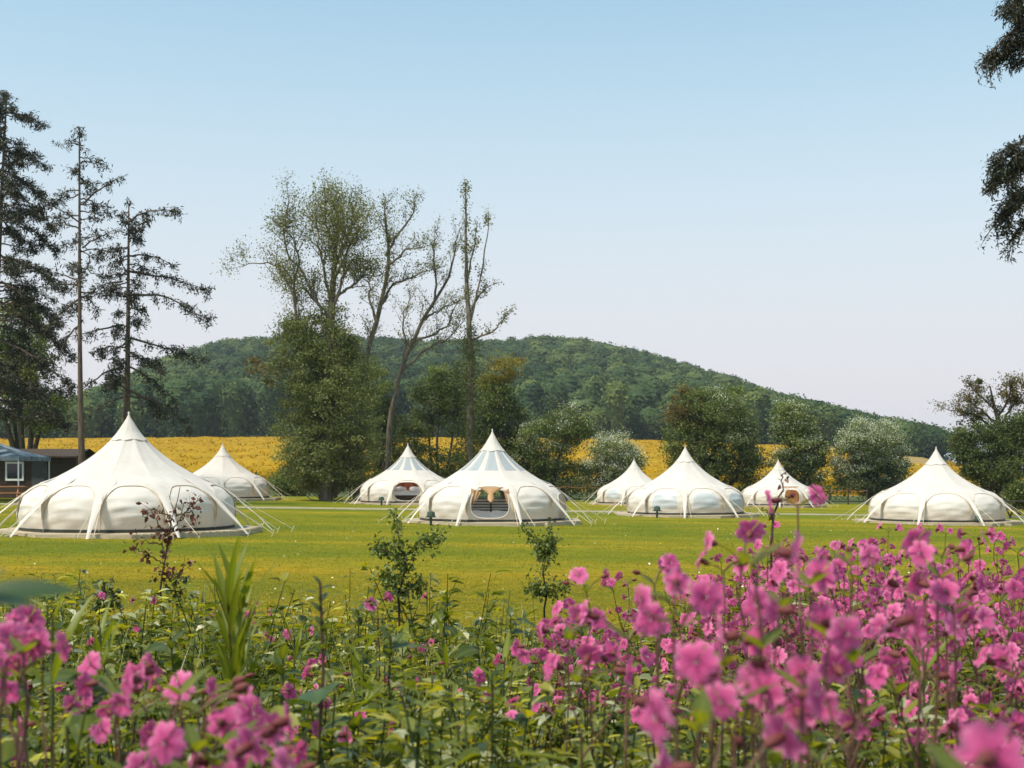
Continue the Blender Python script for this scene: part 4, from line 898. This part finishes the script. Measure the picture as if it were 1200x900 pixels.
# dry stalks and seed heads left from last year
for i in range(170):
    y = rng.uniform(2.0, 5.4); x = rng.uniform(-.46, .46) * y; z0 = float(zg(x, y)); h = rng.uniform(.45, .72); ln = rng.normal(0, .12, 2); t = np.linspace(0, 1, 5)
    pts = np.stack([x + ln[0] * t ** 2, y + ln[1] * t ** 2, z0 + h * t], -1); ug.tube(pts, np.linspace(.0022, .001, 5), 3, rng.choice([.9, .97, .35]), cap=False)
    m = 26; kk = .72 + .28 * rng.random(m); p = np.stack([np.interp(kk, t, pts[:, q]) for q in range(3)], -1); leaves8(ug, p, rdir(m) * .6 + np.array([0, 0, 1.]), rdir(m), rng.uniform(.008, .02, m), .004, np.clip(rng.normal(.92, .06, m), 0, 1))
# broken grass blades between
m = 7000; y = 1.4 + 5.6 * rng.random(m) ** .7; x = rng.uniform(-.47, .47, m) * (y + .3); p = np.stack([x, y, zg(x, y)], -1)
L = rng.uniform(.25, .62, m); d = np.stack([rng.normal(0, .22, m), rng.normal(0, .22, m), np.ones(m)], -1)
leaves8(ug, p, d, rdir(m), L, .009, np.clip(rng.normal(.55, .2, m), 0, 1), rng.uniform(.1, .5, m), .1)
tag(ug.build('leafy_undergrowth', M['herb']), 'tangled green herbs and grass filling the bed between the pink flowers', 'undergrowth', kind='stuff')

# --- campion
def petal_mesh(cup, seed):
    mb = MB(); rd = random.Random(seed)
    tt = [.08, .42, .72, 1.0]; ww = [.0011, .0050, .0086, .0074]
    for k in range(5):
        a = 2 * math.pi * k / 5 + rd.uniform(-.1, .1); c, s = math.cos(a), math.sin(a); cu = cup + rd.uniform(-.22, .22); L = .0148 * rd.uniform(.88, 1.1); tw = rd.uniform(-.25, .25)
        V = []; R8 = []
        for i, (t, w_) in enumerate(zip(tt, ww)):
            row = []
            for o in (-1, -.5, 0, .5, 1):
                q = t * L - (.0034 if (i == 3 and o == 0) else .0 if i < 3 else .0016 * abs(o) ** 3)
                ang = cu * (1 - .55 * t); x = q * math.cos(ang) + .001; z = q * math.sin(ang) + .0012 * math.cos(o * 5 + k * 2) * t + tw * o * w_ * t - (.0022 if i == 3 else 0) * (1 - abs(cu))
                y = o * w_ * (1.0 if i else 1)
                row.append((x * c - y * s, x * s + y * c, z)); R8.append([.15, .38, .55, .74][i] + .07 * math.cos(o * 6))
            V.append(row)
        mb.grid(np.array(V), np.array(R8))
    # white-pink corona scales
    for k in range(5):
        a = 2 * math.pi * (k + .5) / 5; mb.add([(.001 * math.cos(a - .6), .001 * math.sin(a - .6), 0), (.003 * math.cos(a), .003 * math.sin(a), .0032), (.001 * math.cos(a + .6), .001 * math.sin(a + .6), 0)], [[0, 1, 2]], 1.0)
    me = mb.mesh('petals', True); me.materials.append(M['petal']); return me
def calyx_mesh(bud=False):
    mb = MB(); a = np.arange(7) * 2 * math.pi / 7
    prof = [(.0008, -.0155), (.0030, -.0135), (.0043, -.009), (.0040, -.004), (.0026, -.0003)] if not bud else [(.0008, -.0135), (.0030, -.0115), (.0042, -.0065), (.0034, -.002), (.0008, .002)]
    mb.grid(np.stack([np.stack([r * np.cos(a), r * np.sin(a), np.full(7, z)], -1) for r, z in prof]), closed=True)
    me = mb.mesh('bud' if bud else 'calyx', True); me.materials.append(M['calyx']); return me
FLOWERS = [petal_mesh(.12, 1), petal_mesh(.38, 2), petal_mesh(.75, 3), petal_mesh(-.08, 4), petal_mesh(.25, 5)]
CALYX, BUD = calyx_mesh(), calyx_mesh(True)
def leaf_mesh(L, Wd, mat, droop, rnd=.5, fold=.2, wavy=0.0):
    mb = MB(); t = np.linspace(0, 1, 7); wd = Wd * np.array([.06, .6, .95, 1, .8, .45, .02]) * .5
    V = []
    for i in range(7): V.append([(t[i] * L, o * wd[i], -droop * L * t[i] ** 2 + fold * abs(o) * wd[i] + wavy * math.sin(i * 2.3 + o * 2) * abs(o)) for o in (-1, -.5, 0, .5, 1)])
    mb.grid(np.array(V), np.clip(rnd + np.tile([.08, 0, .18, 0, .08], 7), 0, 1)); me = mb.mesh('leaf', True); me.materials.append(M[mat]); return me
CLEAF = [leaf_mesh(.085, .034, 'herb', .35, .45), leaf_mesh(.06, .022, 'herb', .2, .6), leaf_mesh(.035, .012, 'herb', .1, .5)]
def frame(p, d, roll=None):
    d = Vector(d).normalized(); q = d.to_track_quat('X', 'Z'); m = q.to_matrix().to_4x4()
    if roll: m = m @ Matrix.Rotation(roll, 4, 'X')
    m.translation = Vector(p); return m
def zframe(p, d, roll=0.0):
    q = Vector(d).to_track_quat('Z', 'Y'); m = q.to_matrix().to_4x4() @ Matrix.Rotation(roll, 4, 'Z'); m.translation = Vector(p); return m
HEAD = {}
def campion(h, dense, tight=1.0):
    r = empty('campion_plant', (0, 0, 0)); rd = random.Random(int(h * 1000 + dense * 17 + tight * 7))
    st = MB(); k = 8; lean = (rd.uniform(-.05, .05), rd.uniform(-.05, .05))
    pts = np.array([(lean[0] * (i / 7) ** 1.5 + rd.uniform(-.004, .004), lean[1] * (i / 7) ** 1.5 + rd.uniform(-.004, .004), h * .86 * i / 7) for i in range(k)])
    st.tube(pts, np.linspace(.0028, .0016, k), 5, .55)
    def at(t): q = t * (k - 1); a = min(int(q), k - 2); return pts[a] + (pts[a + 1] - pts[a]) * (q - a)
    for i, t in enumerate(np.linspace(.25, .82, 5)):
        az = i * 1.57 + rd.uniform(-.3, .3)
        for s in (0, math.pi):
            d = (math.cos(az + s), math.sin(az + s), rd.uniform(.1, .6)); inst('leaf', CLEAF[0 if t < .5 else 1], r, M=frame(at(t), d) @ Matrix.Scale(rd.uniform(.8, 1.2), 4))
    heads = []
    nb = int(dense)
    for b in range(nb):
        t = rd.uniform(.72 if tight > .5 else .965, 1.0) if b else 1.0; p0 = at(t); az = b * 2.4 + rd.uniform(-.4, .4); sp = (rd.uniform(.35, .75) if b else .15) * tight
        L = rd.uniform(.08, .17) * (.5 + .5 * tight); d = np.array([math.cos(az) * sp, math.sin(az) * sp, 1.0]); d /= np.linalg.norm(d); p1 = p0 + d * L
        st.tube(smoothpts([p0, p0 + d * L * .5 + np.array([math.cos(az), math.sin(az), 0]) * .01, p1], 5), np.linspace(.0016, .0011, 5), 4, .75, cap=False)
        for s in (0, math.pi): inst('leaf', CLEAF[2], r, M=frame(p1, (math.cos(az + s + 1), math.sin(az + s + 1), .6)))
        for j in range(rd.choice((2, 3, 3, 4) if tight > .5 else (1, 2, 2, 3))):
            a2 = az + j * 2.1 + rd.uniform(-.5, .5); e = np.array([math.cos(a2) * .8, math.sin(a2) * .8, rd.uniform(.3, .9)]); e /= np.linalg.norm(e); p2 = p1 + e * rd.uniform(.018, .045)
            st.tube(np.array([p1, (p1 + p2) / 2 + [0, 0, .003], p2]), .0009, 3, .9, cap=False)
            heads.append(p2)
            f = np.array([math.cos(a2), math.sin(a2), rd.uniform(-.25, .8)]); f /= np.linalg.norm(f)
            if rd.random() < .78:
                o = inst('flower', rd.choice(FLOWERS), r, M=zframe(p2 + f * .0155, f, rd.uniform(0, 6)) @ Matrix.Scale(rd.uniform(.8, 1.12), 4)); inst('calyx', CALYX, o)
            else: inst('bud', BUD, r, M=zframe(p2 + f * .0125, f))
    st.build('stem', M['redstem'], r); HEAD[r.name] = np.mean(heads, axis=0); return r
PROTO = {(h, kd): [campion(h, v, tg) for v in vs] for kd, vs, tg in (('full', (4, 5, 6), 1.0), ('few', (1, 2, 2.0), .8), ('near', (1, 2), .4)) for h in (.5, .68, .85, 1.0)}
used = set()
LAB_R = ('with pink flowers in the thick flower drift', 'campions in the thick pink drift')
LAB_L = ('with a few pink flowers among the green herbs', 'campions among the green herbs')
def plant_campion(px, Y, ztop, lab, kd='full'):
    x = X(px, Y); z0 = float(zg(x, Y)); h = max(ztop - z0, .3)
    hp = min((.5, .68, .85, 1.0), key=lambda q: abs(q - h)); L_ = PROTO[(hp, kd)]; src = L_[int(rng.integers(0, len(L_)))]
    if src.name in used: o = copy_tree(src)
    else: o = src; used.add(src.name)
    s = h / hp; a_ = rng.uniform(0, 6.28); sxy = min(s, 1.1) if s > .85 else .85; hd_ = HEAD[src.name]
    if kd == 'near':
        x -= (hd_[0] * math.cos(a_) - hd_[1] * math.sin(a_)) * sxy; Y -= (hd_[0] * math.sin(a_) + hd_[1] * math.cos(a_)) * sxy; s *= hp / hd_[2]
    tl_ = 0 if kd == 'near' else .05
    o.location = (x, Y, z0 - .01); o.scale = (sxy, sxy, s); o.rotation_euler = (rng.normal(0, tl_), rng.normal(0, tl_), a_)
    look = {.5: 'short', .68: 'knee high', .85: 'tall', 1.0: 'very tall'}[hp] + {'full': ' much branched', 'few': ' sparsely branched', 'near': ' slender'}[kd]
    tag(o, look + ' red campion ' + lab[0], 'flower', lab[1]); return o
# named heads close to the lens: photograph place of the flower head and its distance
near = [(795,812,.66),(1150,862,.52),(908,630,.85),(868,728,.85),(985,712,.85),(1082,606,1.35),(940,775,.9),(800,682,1.0),(855,868,.75),(768,708,1.1),(990,578,1.55),(905,598,1.5),(846,752,.85),(1042,640,1.4),(985,790,1.0),(900,690,1.0),(1172,655,1.3),(1150,640,1.6),(955,660,1.1),(830,655,1.5),(820,800,.9),(905,840,.9),(960,850,1.1),(745,740,1.4),(700,735,1.6),(785,640,1.8),(1010,640,1.7),(880,790,.8),(725,655,2.0),(660,740,2.3),(640,722,2.4),(655,790,2.2),(620,790,2.5),(1190,760,1.3),(1075,700,1.6),(1130,740,1.5),(1075,860,1.3),(1010,745,1.3)]
for px, py, Y in [(a_, b_, c_ if c_ < .63 else c_ * (1.08 if c_ < 1.2 else 1.05)) for a_, b_, c_ in near]: plant_campion(px, Y, ZC - (py - HOR) / F * Y, LAB_R, 'near' if Y < 1.2 else 'few')
nearL = [(8,728,1.05),(36,740,1.0),(22,782,1.15),(140,782,1.15),(150,810,1.3),(228,782,1.05),(212,800,1.2),(262,838,.85),(238,868,.85),(128,836,1.3),(300,846,1.2),(288,785,1.7),(372,790,1.9),(385,806,2.2),(430,835,2.0),(478,765,2.2),(514,772,2.2),(570,815,2.5),(594,775,2.1),(440,700,2.6),(60,830,1.3),(45,885,1.5),(360,850,1.6),(325,775,2.4),(170,880,1.0),(300,885,.9)]
nearL = [(a_, b_, c_ * 1.22) for a_, b_, c_ in nearL] + [(222,790,1.15),(245,800,1.25),(205,805,1.3),(258,850,1.0),(280,862,1.05),(240,880,.95),(160,798,1.4),(138,775,1.5),(268,830,1.1),(310,858,1.3),(215,840,1.3),(150,850,1.5),(20,745,1.2),(45,735,1.25),(14,730,1.4),(290,895,.95)]
for px, py, Y in nearL: plant_campion(px, Y, ZC - (py - HOR) / F * Y, LAB_L, 'near')
# the drift: thick at the right, thinning to the left and away
cnt = 0
while cnt < 135:
    Y = 1.7 + 4.2 * rng.random() ** .8; px = rng.uniform(640, 1240)
    if rng.random() > np.interp(px, [640, 720, 820, 1240], [.08, .35, 1, 1]): continue
    if px > 930 and Y < 2.1 and rng.random() < .75: continue
    py = np.interp(px, [640, 760, 880, 1000, 1240], [745, 690, 640, 622, 625]) + abs(rng.normal(0, 1)) * 62
    if px > 930 and py > 705 and Y < 4.2 and rng.random() < .8: continue
    zt = min(ZC - (py - HOR) / F * Y, float(zg(X(px, Y), Y)) + rng.uniform(.72, 1.0))
    if zt - float(zg(X(px, Y), Y)) < .35: continue
    plant_campion(px, Y, zt, LAB_R); cnt += 1
for i in range(20):
    Y = 2.4 + 2.6 * rng.random(); px = rng.uniform(0, 640); plant_campion(px, Y, float(zg(X(px, Y), Y)) + rng.uniform(.42, .58), LAB_L, 'few')
for L in PROTO.values():
    for o in L:
        if o.name not in used:
            for ch in KIDS.get(o.name, []):
                for g2 in KIDS.get(ch.name, []): bpy.data.objects.remove(g2)
                bpy.data.objects.remove(ch)
            bpy.data.objects.remove(o)

# --- larger herbs that stand out of the bed
def herb(name, label, cat, px, Y, py_top, spec, group=None, stemmat='stem', lean=(0, 0)):
    """spec: list of (t0,t1,count,leaf mesh,elev range,scale range)"""
    x = X(px, Y); z0 = float(zg(x, Y)) - .01; H = ZC - (py_top - HOR) / F * Y - z0
    r = empty(name, (x, Y, z0), rng.uniform(0, 6.28)); tag(r, label, cat, group)
    st = MB(); k = 8; t = np.linspace(0, 1, k); pts = np.stack([lean[0] * t ** 2 + rng.normal(0, .004, k), lean[1] * t ** 2 + rng.normal(0, .004, k), H * t], -1); st.tube(pts, np.linspace(.005, .002, k), 6, .4); st.build('stem', M[stemmat], r)
    for t0, t1, c, me, el, sc in spec:
        for i in range(c):
            tt = t0 + (t1 - t0) * (i + rng.random() * .6) / c; q = tt * (k - 1); a = min(int(q), k - 2); p = pts[a] + (pts[a + 1] - pts[a]) * (q - a)
            az = i * 2.4 + rng.uniform(-.3, .3); e = rng.uniform(*el)
            inst('leaf', me, r, M=frame(p, (math.cos(az) * math.cos(e), math.sin(az) * math.cos(e), math.sin(e)), rng.uniform(-.4, .4)) @ Matrix.Scale(rng.uniform(*sc), 4))
    return r
LW = leaf_mesh(.125, .014, 'lime', .12, .55, .25); LW2 = leaf_mesh(.13, .022, 'herb', .3, .5, .2)
ND = leaf_mesh(.085, .05, 'herb', .45, .35, .15, .003); ND2 = leaf_mesh(.05, .026, 'herb', .3, .3, .15)
DK = leaf_mesh(.24, .06, 'dock', .30, .45, .12, .006); DKL = leaf_mesh(.2, .045, 'lime', .25, .4, .12, .005)
RND = leaf_mesh(.07, .06, 'dock', .25, .6, .1)
GW = 'willowherb shoots in the bed'
for px, Y, py, lb in [(268, 2.15, 668, 'bright lime willowherb shoot with upright leaves below the largest tent'), (284, 2.2, 676, 'second lime willowherb shoot leaning on the bright one')]:
    herb('willowherb_plant', lb, 'plant', px, Y, py + 35, [(.70, 1.0, 26, LW, (1.0, 1.45), (.7, 1.15)), (.3, .72, 14, LW2, (.2, .9), (.8, 1.1))], GW, 'redstem')
for px, Y, py in [(60, 1.7, 720), (115, 2.4, 735), (425, 3.0, 760), (590, 2.8, 770), (880, 2.4, 800), (520, 3.4, 735), (345, 3.2, 745), (1080, 2.2, 760)]:
    herb('willowherb_plant', 'narrow leaved willowherb shoot rising through the tangled herbs', 'plant', px, Y, py, [(.6, 1.0, 14, LW, (.7, 1.3), (.6, 1.0)), (.2, .6, 12, LW2, (.1, .8), (.8, 1.1))], GW)
GN = 'nettles in the bed'
herb('nettle_plant', 'tall dark nettle spike with one pair of wide leaves near its top', 'plant', 376, 1.9, 682, [(.80, .84, 2, RND, (0, .2), (1.0, 1.1)), (.88, 1.0, 14, ND2, (.5, 1.3), (.35, .6)), (.3, .8, 14, ND, (-.2, .4), (.7, 1.0))], GN, 'redstem')
for px, Y, py in [(335, 2.6, 770), (455, 2.8, 740), (560, 3.3, 745), (100, 2.0, 780), (200, 2.7, 750), (500, 2.3, 840), (250, 1.9, 800), (640, 3.0, 800), (720, 2.6, 830), (20, 1.8, 790), (415, 2.2, 830), (600, 4.2, 720), (520, 4.6, 710), (420, 4.4, 715), (150, 4.2, 725), (60, 4.0, 735), (680, 4.2, 730), (1120, 2.6, 800), (960, 2.6, 830)]:
    herb('nettle_plant', 'leafy nettle among the tangled herbs of the bed', 'plant', px, Y, py, [(.35, 1.0, 18, ND, (-.3, .5), (.6, 1.15)), (.9, 1.0, 6, ND2, (.3, 1.2), (.6, 1))], GN)
GD = 'docks in the bed'
for px, Y, py in [(455, 3.0, 745), (540, 1.9, 850), (530, 2.6, 800), (600, 1.7, 880), (390, 2.9, 800), (80, 1.5, 850), (700, 2.0, 880), (1150, 1.7, 850), (330, 1.6, 890), (210, 2.2, 830), (470, 4.2, 735)]:
    herb('dock_plant', 'dock plant with long broad strap leaves in the bed', 'plant', px, Y, py, [(.05, .6, 6, DK, (.6, 1.35), (.8, 1.15)), (.3, .9, 4, DKL, (.7, 1.3), (.5, .9))], GD)
# blurred leaf spray at the left edge, close to the lens
r = empty('bramble_shoot', (X(-75, .58), .58, float(zg(X(-75, .58), .58)))); tag(r, 'out of focus dark leaved shoot leaning in beside the lens over the lawn', 'plant')
top = P(-40, 700, .58) - np.array(r.location); st = MB(); st.tube(smoothpts([(0, 0, 0), top * np.array([.2, .2, .6]), top], 8), np.linspace(.003, .0015, 8), 5, .4); st.build('stem', M['stem'], r)
BL = leaf_mesh(.052, .017, 'dock', .10, .3)
for dv, sc_ in (((1, .15, .12), 1.0), ((.7, -.4, .5), .6), ((-.6, .5, .3), .9), ((.5, .8, -.1), .8)): inst('leaf', BL, r, M=frame(top, dv, .5) @ Matrix.Scale(sc_, 4))
for i in range(6): inst('leaf', ND2, r, M=frame(top * np.array([.5, .5, .55 + .06 * i]), (math.cos(i * 2.4), math.sin(i * 2.4), .3)))

# --- saplings
def sapling(name, label, px, Y, shape, mat, leafn, leafsize, r0=.008, cat='sapling', spr=10, ln=.14):
    b = G(px, Y); T = Tree(name, label, b, cat, 'young saplings at the edge of the bed'); T.rmin = .0012; r0 *= .7
    for i, l in enumerate(shape):
        pts = [P(a, c, Y) + np.array([0, rng.uniform(-.06, .06) * (j > 0), 0]) for j, (a, c) in enumerate(l)]
        if i == 0: pts = [b] + pts
        q = T.limb(pts, r0 if i == 0 else r0 * .55, r0 * .25, 16, 5, .004); T.sprout(q, r0 * .3, spr if i else spr + 6, ln, .35 if i == 0 else .1, .3, 0, (mat, leafn, .014, leafsize), .8)
    T.done('twig')
sapling('brown_sapling', 'thin bare stemmed sapling with small reddish brown leaves before the largest tent', 192, 5.2, [[(193,735),(192,690),(196,640),(204,610),(212,570)], [(195,655),(184,640),(172,635),(158,632)], [(199,625),(212,608),(224,596),(238,582)], [(200,632),(186,612),(172,604)], [(204,612),(190,598),(178,600)], [(193,680),(210,672),(222,662)], [(194,662),(175,650),(162,640)], [(206,605),(226,600),(232,612)]], 'brownleaf', 5, .024, .008, spr=5, ln=.09)
sapling('dark_sapling', 'small spindly sapling with dark leaves beside the brown leaved one', 208, 5.6, [[(208,725),(206,700),(204,670)], [(207,705),(215,690),(225,676)], [(206,695),(198,688),(192,680)]], 'deep', 4, .03, .007, spr=5, ln=.08)
sapling('oak_seedling', 'tiny dark seedling standing alone left of the brown leaved sapling', 121, 5.6, [[(121,725),(122,705),(116,690)], [(121,712),(126,704)]], 'deep', 9, .035, .006, spr=5, ln=.07)
sapling('hawthorn_sapling', 'dark green hawthorn sapling with crooked side shoots below the open tents', 470, 5.0, [[(468,715),(470,690),(474,660),(467,632),(464,605)], [(473,662),(462,652),(450,645),(440,642)], [(472,655),(488,642),(505,636),(517,628)], [(470,690),(458,682),(450,672)], [(470,695),(484,690),(494,688)]], 'mid', 16, .019, .008, spr=13, ln=.07)
sapling('young_thorn_sapling', 'bushy young thorn sapling with small dark leaves below the open tent', 640, 5.0, [[(640,715),(638,690),(636,660),(628,635),(616,620)], [(638,690),(650,692),(662,690)], [(637,670),(645,650),(652,632)], [(639,700),(630,690),(624,680)], [(637,655),(642,640),(645,625)]], 'mid', 14, .018, .007, spr=11, ln=.065)
sapling('bare_sapling', 'thin bare sapling standing in the pink drift before the tent with an orange door', 908, 3.4, [[(905,640),(908,600),(913,575),(918,560),(925,545)], [(910,590),(920,584),(929,578)], [(906,610),(898,602),(891,597)]], 'brownleaf', 1, .016, .006, spr=1, ln=.04)
